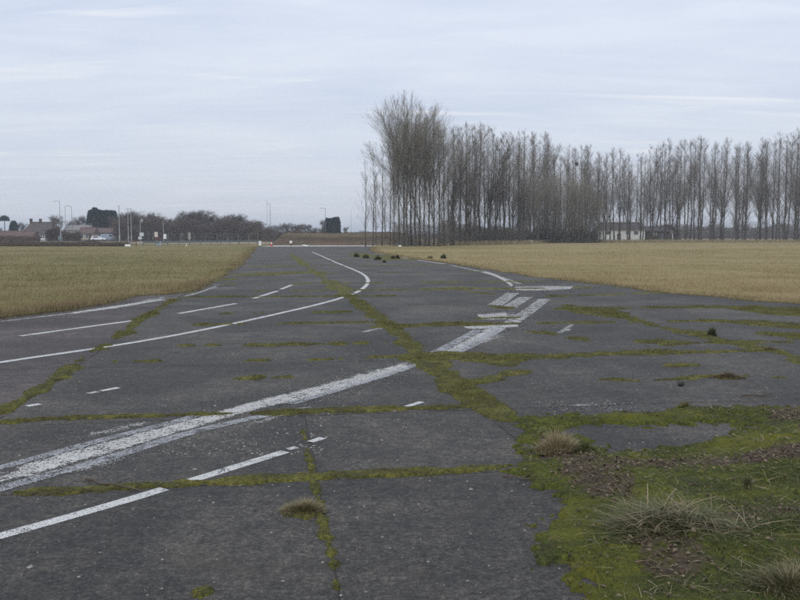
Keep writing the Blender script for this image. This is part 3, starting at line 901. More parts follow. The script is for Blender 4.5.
V, T, ti = merge([chips(2600, -4, 5, 3, 13, 0.003, 0.011), chips(26, -3, 2, 3.3, 8, 0.010, 0.020),
                  chips(260, *sorted((G(535, 405)[0], G(635, 405)[0])), G(600, 411)[1], G(600, 400)[1], 0.003, 0.010),
                  chips(420, G(170, 440)[0], G(330, 430)[0], G(250, 455)[1], G(300, 405)[1], 0.004, 0.014)])
tag(link('loose_chippings', mesh_np('loose_chippings', V, T, M_STONE, {'tint': ti})), 'small pale stone chippings and paint flakes scattered over the asphalt', 'gravel', kind='stuff')

# ------------------------------------------------------------------ fields
LEFT_EDGE = [(-120, 333), (-40, 324), (0, 318.5), (34, 314.5), (67, 310.5), (98, 305.5), (118, 301), (128, 297.5), (152, 295.5), (179, 294), (196, 289.5), (216, 279.5), (233, 269.5), (243, 261.5), (251, 252), (256, 247)]
RIGHT_EDGE = [(371, 247), (372, 249), (374, 252.5), (388, 255), (401, 257.5), (416, 259), (445, 262.5), (475, 267.5), (520, 274), (560, 280), (600, 285), (630, 288), (654, 291), (684, 294), (720, 297), (750, 300.5), (800, 303.5), (900, 312), (1000, 322)]
def edge_world(px, amp, seed):
    P = resample(smooth_line(GP(px), 1), 0.35)
    n = fbm(P[:, 0], P[:, 1], 0.9, 4, seed) - 0.5
    n2 = fbm(P[:, 0], P[:, 1], 0.9, 4, seed + 9) - 0.5
    return P + amp * np.c_[n, n2]
EL, ER = edge_world(LEFT_EDGE, 0.7, 3), edge_world(RIGHT_EDGE, 0.8, 8)
def field(name, edge, rest, mat, z):
    P = np.vstack([edge, np.array(rest)])
    bm = bmesh.new()
    vs = [bm.verts.new((p[0], p[1], z)) for p in P]
    ne = len(edge)
    low = [bm.verts.new((p[0], p[1], -0.06)) for p in edge]
    es = [bm.edges.new((vs[k], vs[(k + 1) % len(vs)])) for k in range(len(vs))]
    bmesh.ops.triangle_fill(bm, use_beauty=True, edges=es)
    for k in range(ne - 1): bm.faces.new((vs[k], vs[k + 1], low[k + 1], low[k]))
    bmesh.ops.recalc_face_normals(bm, faces=bm.faces)
    up = [f for f in bm.faces if abs(f.normal.z) > .9]
    if up and up[0].normal.z < 0: bmesh.ops.reverse_faces(bm, faces=bm.faces)
    me = bpy.data.meshes.new(name); bm.to_mesh(me); bm.free(); me.materials.append(mat)
    return tag(link(name, me), kind='structure')
RL = [(-21, 150), (-60, 152), (-160, 150), (-260, 140), (-300, 60), (-120, 10), (-40, 6)]
RR = [(60, 10), (160, 20), (330, 120), (330, 262), (80, 262), (20, 250), (-2.0, 165), (-3.6, 122)]
field('field_left', EL, RL, M_FIELD_L, 0.035)
field('field_right', ER, RR, M_FIELD_R, 0.035)
PL, PR = np.vstack([EL[::4], np.array(RL)]), np.vstack([ER[::4], np.array(RR)])

def field_grass(poly, edge, n, dmin, dmax, x_a, x_b, seed):
    # scattered evenly per unit of viewing angle: dense near, thinner and coarser far
    q = rng.random(n)
    D = 1.0 / (1 / dmin + q * (1 / dmax - 1 / dmin))
    S = rng.uniform(x_a, x_b, n)
    X, Y = S * D, D
    sd = poly_sd(X, Y, poly)
    k = sd > -0.12
    X, Y, sd = X[k], Y[k], sd[k]
    cl = fbm(X, Y, 0.55, 4, seed); cl2 = fbm(X * 0.5, Y, 0.12, 4, seed + 5)
    nearedge = np.clip(1 - sd / 0.9, 0, 1)
    keep = rng.random(len(X)) < 0.35 + 1.3 * np.clip(cl - 0.3, 0, 1)
    X, Y, cl, cl2, nearedge = X[keep], Y[keep], cl[keep], cl2[keep], nearedge[keep]
    h = rng.uniform(0.03, 0.10, len(X)) * (0.55 + 1.2 * cl) * (0.8 + 0.8 * cl2) * (1 + 0.5 * nearedge)
    wd = np.clip(Y * 0.00026, 0.004, 0.05) * rng.uniform(0.7, 1.3, len(X))
    ti = np.clip(rng.normal(0.46, 0.16, len(X)) + 1.5 * (cl2 - 0.5) + 0.30 * nearedge + 0.35 * (cl - 0.5), 0, 1)
    return blades(np.c_[X, Y, np.full(len(X), 0.03)], h, wd, rng.normal(0.6, 1.5, len(X)), rng.uniform(0.2, 0.95, len(X)), ti, 2)
V, T, ti = field_grass(PL, EL, 300000, 12.5, 150, -0.62, -0.15, 61)
tag(link('field_grass', mesh_np('field_grass', V, T, M_FIELD_BLADE, {'tint': ti})), 'rough olive and straw coloured winter grass left of the taxiway', 'grass', kind='stuff')
V, T, ti = field_grass(PR, ER, 300000, 17, 190, -0.06, 0.62, 67)
tag(link('field_grass', mesh_np('field_grass', V, T, M_FIELD_BLADE_R, {'tint': ti})), 'dry straw coloured winter grass between taxiway and poplars', 'grass', kind='stuff')

def fringe(edge, n, label, mat, sign):
    d = np.hypot(edge[:, 0], edge[:, 1]); wgt = np.where((edge[:, 1] > 5) & (np.abs(edge[:, 0]) < edge[:, 1] * 0.65), 1 / d ** 1.2, 0)
    k = rng.choice(len(edge), n, p=wgt / wgt.sum())
    tn_ = np.gradient(edge, axis=0); tn_ /= np.linalg.norm(tn_, axis=1)[:, None]
    nr = np.c_[-tn_[:, 1], tn_[:, 0]] * sign
    o = np.abs(rng.normal(0, 0.35, n)) - 0.06
    P = edge[k] + nr[k] * o[:, None] + rng.normal(0, 0.12, (n, 2))
    cl = fbm(P[:, 0], P[:, 1], 0.9, 3, 44)
    h = rng.uniform(0.05, 0.17, n) * (0.3 + 1.5 * np.clip(cl - 0.25, 0, 1))
    V, T, ti = blades(np.c_[P, np.full(n, 0.0)], h, np.clip(P[:, 1] * 0.00024, .004, .04) * rng.uniform(.7, 1.3, n), rng.uniform(0, 6.28, n), rng.uniform(.3, .95, n), np.clip(rng.normal(.62, .25, n), 0, 1), 2)
    tag(link('edge_grass', mesh_np('edge_grass', V, T, mat, {'tint': ti})), label, 'grass', kind='stuff')
fringe(EL, 34000, 'rough brown grass overhanging the left edge of the taxiway', M_FIELD_BLADE, 1)
fringe(ER, 30000, 'rough brown grass overhanging the right edge of the taxiway', M_FIELD_BLADE, 1)

# ------------------------------------------------------------------ bank, access road beyond the taxiway
def bank():
    xs, ys = np.linspace(ZX(268, 138), 4.5, 90), np.linspace(131.5, 150, 34)
    X, Y = np.meshgrid(xs, ys)
    ramp_l = np.clip((X - xs[0]) / 3.6, 0, 1); ramp_l = np.minimum(ramp_l, np.clip((4.5 - X) / 5.0, 0, 1)); ramp_l = ramp_l * ramp_l * (3 - 2 * ramp_l)
    f = np.clip((Y - 131.5) / 4.2, 0, 1); f = f * f * (3 - 2 * f)
    b = np.clip((150 - Y) / 4.2, 0, 1); b = b * b * (3 - 2 * b)
    Z = -0.13 + 2.05 * ramp_l * f * b * (0.88 + 0.24 * fbm(X, Y, 0.35, 4, 15)) + 0.16 * (fbm(X, Y, 1.5, 3, 16) - .5) * ramp_l * f
    n = X.shape[1]
    idx = np.arange(X.size).reshape(X.shape)
    Q = np.stack([idx[:-1, :-1].ravel(), idx[:-1, 1:].ravel(), idx[1:, 1:].ravel(), idx[1:, :-1].ravel()], 1)
    return np.stack([X.ravel(), Y.ravel(), Z.ravel()], 1), Q
V, Q = bank()
tag(link('earth_bank', mesh_np('earth_bank', V, Q, M_BANK, smooth=True)), kind='structure')
kk = V[:, 2] > 0.05
B = V[rng.choice(np.where(kk)[0], 9000)] + np.c_[rng.normal(0, 0.3, (9000, 2)), np.zeros(9000)]
BV, BT, ti = blades(B, rng.uniform(0.1, 0.35, 9000), rng.uniform(0.02, 0.05, 9000), rng.uniform(0, 6.28, 9000), rng.uniform(.1, .7, 9000), rng.uniform(0.1, 0.6, 9000), 1)
tag(link('bank_weeds', mesh_np('bank_weeds', BV, BT, M_LEAF, {'tint': ti})), 'brown dead weeds covering the earth bank', 'weeds', kind='stuff')
mb = MB().add([(ZX(258, 122), 117.5, 0.006), (3.5, 119.5, 0.006), (3.5, 130, 0.006), (ZX(258, 130) - 6, 131, 0.006)], [(0, 1, 2, 3)])
tag(mb.build('access_road', M_CONC), kind='structure')

# ------------------------------------------------------------------ trees
def tubes(paths, rad, sides=3):
    n, k, _ = paths.shape
    d = paths[:, -1] - paths[:, 0]; d /= np.linalg.norm(d, axis=1)[:, None] + 1e-9
    ref = np.where(np.abs(d[:, 2:3]) > 0.9, np.array([[1.0, 0, 0]]), np.array([[0, 0, 1.0]]))
    u = np.cross(d, ref); u /= np.linalg.norm(u, axis=1)[:, None] + 1e-9
    v = np.cross(d, u)
    V = np.zeros((n, k, sides, 3))
    for s in range(sides):
        t = 2 * math.pi * s / sides
        V[:, :, s] = paths + (u * math.cos(t) + v * math.sin(t))[:, None, :] * rad[:, :, None]
    idx = np.arange(n * k * sides).reshape(n, k, sides)
    T = []
    for s in range(sides):
        s2 = (s + 1) % sides
        a, b, c, e = idx[:, :-1, s], idx[:, :-1, s2], idx[:, 1:, s2], idx[:, 1:, s]
        T += [np.stack([a, b, c], -1).reshape(-1, 3), np.stack([a, c, e], -1).reshape(-1, 3)]
    return V.reshape(-1, 3), np.vstack(T)
def slivers(p0, p1, wd):
    n = len(p0); d = p1 - p0
    s = np.cross(d, rng.normal(size=(n, 3))); s /= np.linalg.norm(s, axis=1)[:, None] + 1e-9
    V = np.stack([p0 - s * wd[:, None] / 2, p0 + s * wd[:, None] / 2, p1], 1).reshape(-1, 3)
    return V, np.arange(3 * n).reshape(n, 3)
def join(ps):
    off = np.cumsum([0] + [len(p[0]) for p in ps])
    return np.vstack([p[0] for p in ps]), np.vstack([p[1] + o for p, o in zip(ps, off)])
def spawn(paths, m, u0, u1, length, along, spread, up, k=4, curve=0.25):
    n, kk, _ = paths.shape
    u = rng.uniform(u0, u1, (n, m))
    f = u * (kk - 1); i = np.minimum(f.astype(int), kk - 2); fr = (f - i)[..., None]
    ar = np.arange(n)[:, None]
    p0 = paths[ar, i] * (1 - fr) + paths[ar, i + 1] * fr
    pd = paths[ar, i + 1] - paths[ar, i]; pd /= np.linalg.norm(pd, axis=2)[..., None] + 1e-9
    r = rng.normal(size=(n, m, 3)); r -= (r * pd).sum(2)[..., None] * pd; r /= np.linalg.norm(r, axis=2)[..., None] + 1e-9
    d = pd * along + r * spread + np.array([0, 0, up]); d /= np.linalg.norm(d, axis=2)[..., None]
    L = length(u, n, m)
    out = np.zeros((n, m, k, 3)); out[:, :, 0] = p0
    cur = d
    for q in range(1, k):
        out[:, :, q] = out[:, :, q - 1] + cur * (L / (k - 1))[..., None]
        cur = cur + np.array([0, 0, curve * up]) + rng.normal(0, 0.09, (n, m, 3)); cur /= np.linalg.norm(cur, axis=2)[..., None]
    return out.reshape(n * m, k, 3), u.reshape(-1)
def trunk_path(H, wander, k=12, lean=0.0):
    z = np.linspace(0, H, k)
    x = np.cumsum(np.r_[0, rng.normal(0, wander, k - 1)]); y = np.cumsum(np.r_[0, rng.normal(0, wander, k - 1)])
    return np.stack([x + lean * z, y, z], 1)[None]

def poplar_proto(H, spread, nlimb, n2, n3, low=0.16, twig=None, wander=0.06, thick=0.0058, fork=0):
    tp = trunk_path(H, wander)
    tr = (H * thick * (1 - np.linspace(0, 1, 12)) ** 0.9 + 0.008)[None]
    tr[:, 0] *= 1.3
    stems = [tp]
    tparts = [tubes(tp, tr, 7)]
    if fork:
        fp, fu = spawn(tp, fork, 0.10, 0.45, lambda u, n, m: H * (1 - u) * rng.uniform(.65, .95, (n, m)), 1.0, 0.30, 0.5, 12, 0.05)
        fr = (H * thick * 0.5 * np.ones((len(fp), 1)) * (1 - np.linspace(0, 1, 12))[None] ** 0.9 + 0.008)
        tparts.append(tubes(fp, fr, 5)); stems.append(fp)
    st = np.vstack(stems)
    def limb_len(u, n, m):
        return spread * H * np.clip((1.04 - u), 0.05, 1) ** 0.85 * np.clip((u - low) * 3.2 + 0.4, 0.3, 1) * 1.25 * rng.uniform(0.45, 1.15, (n, m))
    lp, lu = spawn(st, nlimb, low, 0.95, limb_len, 0.85, 0.46, 0.15, 6, 0.38)
    Ll = np.linalg.norm(lp[:, -1] - lp[:, 0], axis=1)
    lr = (0.007 + 0.020 * (1 - lu))[:, None] * (1 - np.linspace(0, 0.8, 6))[None]
    tparts.append(tubes(lp, lr * (H / 24), 3))
    s2, u2 = spawn(lp, n2, 0.12, 0.98, lambda u, n, m: rng.uniform(0.35, 1.0, (n, m)) * (0.10 + 0.52 * Ll[:, None]) * (1.15 - 0.6 * u), 0.9, 0.45, 0.12, 4, 0.35)
    L2 = np.linalg.norm(s2[:, -1] - s2[:, 0], axis=1)
    crown = [tubes(s2, np.full((len(s2), 4), 0.0075) * np.linspace(1, 0.5, 4)[None], 3)]
    s3, u3 = spawn(s2, n3, 0.1, 1.0, lambda u, n, m: rng.uniform(0.3, 1.0, (n, m)) * (0.25 + 0.45 * L2[:, None]), 0.85, 0.55, 0.15, 2)
    crown.append(slivers(s3[:, 0], s3[:, 1], rng.uniform(0.007, 0.013, len(s3))))
    tw, _ = spawn(st, nlimb, low * 0.6, 0.95, lambda u, n, m: rng.uniform(0.4, 1.5, (n, m)), 0.6, 0.6, 0.3, 2)
    crown.append(slivers(tw[:, 0], tw[:, 1], rng.uniform(0.008, 0.014, len(tw))))
    V, T = join(tparts); V2, T2 = join(crown)
    Hm = float(max(V[:, 2].max(), V2[:, 2].max()))
    return mesh_np('trunk', V, T, M_BARK, smooth=True), mesh_np('crown', V2, T2, twig or M_TWIG), Hm

def place_tree(proto, name, label, cat, x, y, H, rz, group=None, wide=1.0, z=0.0):
    o = thing(name, label, cat, (x, y, z), rz, group)
    k = H / proto[2]
    o.scale = (k * wide, k * wide, k)
    link('trunk', proto[0], o); link('crown', proto[1], o)
    return o

rng = np.random.default_rng(11)
SLIM = [poplar_proto(24, 0.30, 74, 8, 5, low=0.07 + 0.05 * (i % 4), fork=(1 if i in (1, 4) else 0), wander=0.05 + 0.02 * i) for i in range(6)]
BUSHY = [poplar_proto(22, 0.36, 54, 8, 4, low=0.03, twig=M_TWIG_OLIVE, fork=2 + (i % 2), wander=0.07, thick=0.0062) for i in range(3)]
THIN = [poplar_proto(15, 0.32, 50, 6, 5, low=0.14, wander=0.05) for i in range(2)]

rnd = random.Random(5)
ORD = 'first second third fourth fifth sixth seventh eighth ninth tenth eleventh twelfth thirteenth fourteenth fifteenth sixteenth seventeenth eighteenth nineteenth twentieth twenty-first twenty-second twenty-third twenty-fourth twenty-fifth twenty-sixth twenty-seventh twenty-eighth twenty-ninth thirtieth'.split()
# near clump at the corner of the plantation
def prof(tab, x): return float(np.interp(x, [t[0] for t in tab], [t[1] for t in tab]))
TOP_A = [(378, 150), (388, 118), (395, 99), (402, 88), (412, 88), (424, 93), (433, 106), (442, 114), (450, 118)]
CLUMP = [(399, 116, 0.95), (404, 119, 0.95), (407, 114, 1.05), (411, 121, 0.95), (415, 117, 1.1), (420, 122, 1.0), (424, 115, 0.95), (429, 119, 1.05), (434, 123, 0.95), (439, 117, 1.0), (394, 121, 0.7), (444, 121, 0.95)]
CLUMP_X = [c[0] for c in CLUMP]
for i, (x, Y, wide) in enumerate(CLUMP):
    H = at(x, prof(TOP_A, x) + rnd.uniform(0, 10) * (i > 1), Y)[2]
    if x == 394: H *= 0.8
    if i == 0: lb = 'tallest bushy bare tree at the left corner of the plantation'
    else: lb = f'dense bare tree in the plantation corner clump, {ORD[sorted(CLUMP_X).index(x)]} trunk from the left'
    place_tree(BUSHY[i % 3], 'bare_tree', lb, 'tree', ZX(x, Y), Y, H, rnd.uniform(0, 6.28), 'tall clump at the plantation corner', wide)
for i, (x, Y, top, lb) in enumerate([(365.5, 118, 158, 'slim bare tree standing leftmost, apart from the plantation clump'), (373, 124, 152, 'second slim bare tree from the left before the tall clump'), (376, 130, 170, 'low slim bare tree close behind the second tree from the left'), (382, 124, 146, 'slim bare tree midway between leftmost tree and tall clump'), (385, 134, 172, 'short slim bare tree just left of the tall clump'), (390, 128, 150, 'slim bare trunk touching the left side of the tall clump')]):
    place_tree(THIN[i % 2], 'bare_tree', lb, 'tree', ZX(x, Y), Y, at(x, top, Y)[2], rnd.uniform(0, 6.28), 'slim trees left of the clump', 1.0)
# plantation rows
TOP_B = [(440, 116), (455, 120), (480, 119), (500, 124), (520, 128), (545, 124), (556, 146), (570, 138), (585, 136), (600, 149), (615, 139), (640, 145), (660, 138), (690, 131), (720, 136), (745, 134), (760, 131), (780, 128), (800, 121), (840, 120)]
GRP = 'poplars of the long plantation'
cnt = 0
nest_host = [1e9, None]
for q, x in enumerate(np.arange(449, 522, 5.2)):
    for rw, Y in enumerate((128 + (x - 449) * 0.30, 150 + (x - 449) * 0.25)):
        xx = x + rnd.uniform(-2, 2); YY = Y + rnd.uniform(-3, 3)
        H = at(xx, prof(TOP_B, xx) + abs(rnd.gauss(0, 9)), YY)[2]
        place_tree(SLIM[rnd.randrange(6)], 'poplar_tree', (f'slender bare poplar, {ORD[q]} in front line between corner clump and willow thicket' if rw == 0 else 'bare slender poplar in the rear line between corner clump and willow thicket'), 'tree', ZX(xx, YY), YY, H, rnd.uniform(0, 6.28), 'poplars at the near end of the plantation', rnd.uniform(1.0, 1.3))
for r, (Y0, step) in enumerate(((184, 10.5), (196, 11.5), (210, 12.0), (236, 12.5))):
    for q, x in enumerate(np.arange(524 + r * 3.5, 815, step)):
        xx = x + rnd.uniform(-3, 3); YY = Y0 + rnd.uniform(-3, 3)
        H = at(xx, prof(TOP_B, xx) + abs(rnd.gauss(0, 7)) + (4 if r else 0), YY)[2]
        if r == 0 and abs(xx - 577) < nest_host[0]: nest_host = [abs(xx - 577), (ZX(xx, YY), YY)]
        place_tree(SLIM[rnd.randrange(6)], 'poplar_tree', (f'bare poplar, {ORD[q]} from the left in the front row beyond the dry field' if r == 0 else 'tall bare slender poplar in the rear rows of the plantation beyond the dry field'), 'tree', ZX(xx, YY), YY, H, rnd.uniform(0, 6.28), GRP, rnd.uniform(1.0, 1.3))
# coppiced thicket in front of the row
def thicket_proto(H):
    n = 16
    a = rng.uniform(0, 6.28, n); r = rng.uniform(0.1, 1.6, n)
    st = np.zeros((n, 7, 3)); hs = H * rng.uniform(0.7, 1.0, n)
    for q in range(7):
        t = q / 6
        st[:, q] = np.stack([np.cos(a) * r * (1 + 0.9 * t) + rng.normal(0, .06, n), np.sin(a) * r * (1 + 0.9 * t) + rng.normal(0, .06, n), hs * t], 1)
    sr = np.full((n, 1), 0.045) * (1 - 0.85 * np.linspace(0, 1, 7))[None]
    V, T = tubes(st, sr, 4)
    l, u = spawn(st, 21, 0.10, 1.0, lambda u, n, m: rng.uniform(0.9, 2.4, (n, m)), 0.9, 0.38, 0.3, 4)
    c = [tubes(l, np.full((len(l), 4), 0.011) * np.linspace(1, .4, 4)[None], 3)]
    s, u = spawn(l, 5, 0.1, 1.0, lambda u, n, m: rng.uniform(0.4, 1.1, (n, m)), 0.9, 0.45, 0.3, 2)
    c.append(slivers(s[:, 0], s[:, 1], rng.uniform(0.010, 0.017, len(s))))
    V2, T2 = join(c)
    return mesh_np('trunk', V, T, M_BARK), mesh_np('crown', V2, T2, M_TWIG_OLIVE), H
THK = [thicket_proto(13) for _ in range(3)]
TOP_T = [(508, 200), (520, 186), (535, 178), (550, 173), (565, 172), (580, 175), (590, 183), (600, 198)]
i = 0
for x in np.arange(513, 599, 7.5):
    for Y in (167, 173):
        q = i // 2
        xx = x + rnd.uniform(-2, 2) + (3 if Y == 173 else 0)
        H = at(xx, prof(TOP_T, xx) + rnd.uniform(-3, 8), Y)[2]
        place_tree(THK[i % 3], 'coppiced_willow', (f'many-stemmed bare willow, {ORD[q]} from the left in front of the thicket' if Y == 167 else 'many-stemmed bare willow at the back of the thicket before the poplars'), 'shrub', ZX(xx, Y), Y + rnd.uniform(-2, 2), H, rnd.uniform(0, 6.28), 'willow thicket before the poplars', 1.0); i += 1
# rook's nest
p = at(577, 164, nest_host[1][1]); p[0] = nest_host[1][0]; p[1] -= 0.25
me = bpy.data.meshes.new('nest'); bm = bmesh.new(); bmesh.ops.create_icosphere(bm, subdivisions=3, radius=0.40)
for v in bm.verts:
    v.co *= 1 + 0.25 * (fbm(np.array([v.co.x * 9]), np.array([v.co.y * 9 + v.co.z * 5]), 1, 3, 5)[0] - .5); v.co.z *= 0.8
bm.to_mesh(me); bm.free(); me.materials.append(M_NEST)
V, T = slivers(p * 0 + rng.normal(0, .22, (160, 3)), rng.normal(0, .5, (160, 3)), np.full(160, .02))
nst = thing('bird_nest', 'dark round birds nest high in a bare poplar', 'nest', tuple(p))
link('nest_bowl', me, nst); link('nest_sticks', mesh_np('nest_sticks', V, T, M_NEST), nst)

# broadleaf trees of the far left tree line
def round_proto(H, R, dens, twig, low=0.25):
    tp = trunk_path(H * 0.55, 0.10, 8)
    tr = (H * 0.018 * (1 - 0.7 * np.linspace(0, 1, 8)))[None]
    tparts = [tubes(tp, tr, 6)]
    l1, u1 = spawn(tp, 14, low, 1.0, lambda u, n, m: R * rng.uniform(0.7, 1.1, (n, m)), 0.55, 0.8, 0.35, 6, 0.2)
    tparts.append(tubes(l1, (H * 0.006) * np.ones((len(l1), 1)) * (1 - 0.8 * np.linspace(0, 1, 6))[None], 4))
    l2, u2 = spawn(l1, 9, 0.2, 1.0, lambda u, n, m: 0.42 * R * rng.uniform(0.5, 1.1, (n, m)), 0.6, 0.75, 0.2, 4)
    cr = [tubes(l2, np.full((len(l2), 4), 0.022) * np.linspace(1, .4, 4)[None], 3)]
    l3, u3 = spawn(l2, dens, 0.1, 1.0, lambda u, n, m: rng.uniform(0.5, 1.4, (n, m)), 0.6, 0.8, 0.15, 3)
    cr.append(slivers(l3[:, 0], l3[:, 2], rng.uniform(0.02, 0.035, len(l3))))
    l4, u4 = spawn(l3, 4, 0.1, 1.0, lambda u, n, m: rng.uniform(0.3, 0.8, (n, m)), 0.6, 0.8, 0.1, 2)
    cr.append(slivers(l4[:, 0], l4[:, 1], rng.uniform(0.015, 0.03, len(l4))))
    V, T = join(tparts); V2, T2 = join(cr)
    return mesh_np('trunk', V, T, M_BARK, smooth=True), mesh_np('crown', V2, T2, twig), float(max(V2[:, 2].max(), 1))
rng = np.random.default_rng(21)
RND = [round_proto(11, 4.6, 18, M_TWIG_FAR, 0.3), round_proto(10, 4.0, 20, M_TWIG_FAR, 0.2), round_proto(9, 4.4, 18, M_TWIG_RED, 0.15), round_proto(12, 4.2, 17, M_TWIG_FAR, 0.3)]
TOP_L = [(112, 216), (125, 209), (135, 206), (146, 209), (158, 213), (166, 209), (174, 212), (184, 208), (195, 206), (206, 208), (214, 214), (222, 211), (232, 210), (242, 213), (252, 217), (262, 221), (275, 224), (290, 221), (305, 222), (318, 225), (340, 231), (352, 233)]
xs = list(np.arange(118, 256, 7.0))
for i, x in enumerate(xs):
    for k, Y in enumerate((262, 292)):
        xx = x + rnd.uniform(-3, 3) + 3.5 * k
        t = prof(TOP_L, xx) + (5 if k == 0 else 0) + rnd.uniform(0, 3)
        H = at(xx, t, Y)[2] + 0.1
        place_tree(RND[rnd.randrange(4)], 'woodland_tree', 'bare brown broadleaf tree in the wood behind the left field', 'tree', ZX(xx, Y), Y, H, rnd.uniform(0, 6.28), 'trees of the wood behind the left field', 1.15, -0.1)
for i, x in enumerate(np.arange(258, 345, 7.0)):
    Y = 330 + rnd.uniform(-20, 20); xx = x + rnd.uniform(-2, 2)
    place_tree(RND[rnd.randrange(4)], 'woodland_tree', 'low bare tree in the line behind the earth bank', 'tree', ZX(xx, Y), Y, at(xx, prof(TOP_L, xx) + rnd.uniform(-1, 3), Y)[2] + .1, rnd.uniform(0, 6.28), 'low trees behind the earth bank', 1.3, -0.1)
# low scrub filling the foot of the wood
def scrub(name, label, cat, x0, x1, Y, top, n, mat, depth=6.0, group=None, w0=0.03, stems=True, z0=-0.1, kind=None):
    X0, X1 = ZX(x0, Y), ZX(x1, Y)
    zt = at(0.5 * (x0 + x1), top, Y)[2] - z0
    bx = rng.uniform(0, 1, n); bz = rng.random(n) ** 0.9
    hh = zt * (0.40 + 0.95 * fbm(bx * (X1 - X0), np.zeros(n) + Y, 0.35, 3, int(Y)))
    P0 = np.stack([bx * (X1 - X0) - (X1 - X0) / 2, rng.uniform(-depth / 2, depth / 2, n), bz * hh * 0.92], 1)
    D = rng.normal(size=(n, 3)); D[:, 2] = np.abs(D[:, 2]) * 1.2
    D /= np.linalg.norm(D, axis=1)[:, None]
    P1 = P0 + D * rng.uniform(0.3, 1.0, n)[:, None] * min(1.0, zt * 0.3)
    V, T = slivers(P0, P1, rng.uniform(w0, w0 * 2.2, n))
    o = thing(name, label, cat, ((X0 + X1) / 2, Y, z0), 0, group)
    tag(link('twigs', mesh_np('twigs', V, T, mat), o), kind='stuff')
    ns = max(8, n // 120)
    sx = rng.uniform(-(X1 - X0) / 2, (X1 - X0) / 2, ns); sy = rng.uniform(-depth / 2, depth / 2, ns)
    st = np.zeros((ns, 3, 3)); hs = zt * rng.uniform(.5, .9, ns)
    for q in range(3): st[:, q] = np.stack([sx + rng.normal(0, .1, ns), sy, hs * q / 2], 1)
    V, T = tubes(st, np.full((ns, 1), 0.04) * np.array([[1, .7, .3]]), 3)
    tag(link('stems', mesh_np('stems', V, T, M_BARK), o), kind='stuff')
    return o
scrub('hedge', 'brown scrub along the foot of the wood behind the left field', 'hedge', 116, 262, 240, 219, 46000, M_TWIG_FAR, 9, w0=0.055)
scrub('hedge', 'brown hedge running behind the earth bank', 'hedge', 250, 300, 215, 228, 9000, M_TWIG_FAR, 6, w0=0.035)
scrub('hedge', 'far low hedge behind the earth bank, right of the brown hedge', 'hedge', 296, 445, 360, 231, 16000, M_TWIG_FAR, 8, w0=0.05)
scrub('hedge', 'rust-brown tall hedge right of the dark-roofed house', 'hedge', 47.5, 58.5, 235, 226, 6000, M_TWIG_RED, 3.5, w0=0.04)
scrub('hedge', 'reddish hedge in front of the long low red roof', 'hedge', -110, 38, 205, 234.5, 22000, M_TWIG_RED, 3, w0=0.03)
scrub('hedge', 'purplish bare hedge between lamp columns and cream bungalow', 'hedge', 62, 80, 232, 231, 7000, M_TWIG_RED, 3, w0=0.035)
scrub('hedge', 'rough dark bramble hedge behind the post and rail fence', 'hedge', -110, 128, 118, 240.6, 45000, M_TWIG_FAR, 1.6, w0=0.014, z0=-0.1)
scrub('hedge', 'brown hedge between red-roofed bungalow and the wood', 'hedge', 110, 130, 275, 226, 5000, M_TWIG_RED, 5, w0=0.04)
scrub('hedge', 'dark evergreen hedge seen under the willow thicket', 'hedge', 446, 600, 226, 227.5, 30000, M_EVERGREEN, 3, w0=0.04)
scrub('hedge', 'low scrub growing around the foot of the plantation clump', 'hedge', 392, 450, 124, 222, 9000, M_TWIG_OLIVE, 9, w0=0.012)
scrub('hedge', 'thin bare scrub under the nearer end of the plantation', 'hedge', 440, 525, 165, 221, 26000, M_TWIG, 14, w0=0.017)
scrub('hedge', 'thin grey undergrowth far behind the right-hand poplar trunks', 'hedge', 600, 830, 262, 219, 22000, M_TWIG, 10, w0=0.022)
o = scrub('distant_woodland', 'far dark woodland seen between the poplar trunks', 'woodland', 660, 830, 400, 224.5, 42000, M_TWIG_FAR, 14, w0=0.12)
scrub('hedge', 'dark brown hedge around the white bungalow', 'hedge', 640, 676, 232, 226, 9000, M_TWIG_FAR, 4, w0=0.04)
# rank dead grass at the feet of the poplars
n = 26000
X = rng.uniform(ZX(440, 180), ZX(815, 180), n); Y = np.interp(X, [ZX(440, 128), ZX(520, 160), ZX(540, 182), ZX(815, 184)], [126, 150, 176, 178]) + rng.uniform(-4, 12, n)
V, T, ti = blades(np.c_[X, Y, np.full(n, 0.02)], rng.uniform(0.3, 0.9, n), rng.uniform(0.04, 0.10, n), rng.uniform(0, 6.28, n), rng.uniform(0.1, 0.7, n), rng.uniform(0.25, 0.85, n), 1)
tag(link('rank_grass', mesh_np('rank_grass', V, T, M_DRY_BLADE, {'tint': ti})), 'taller dead grass along the feet of the poplars', 'grass', kind='stuff')

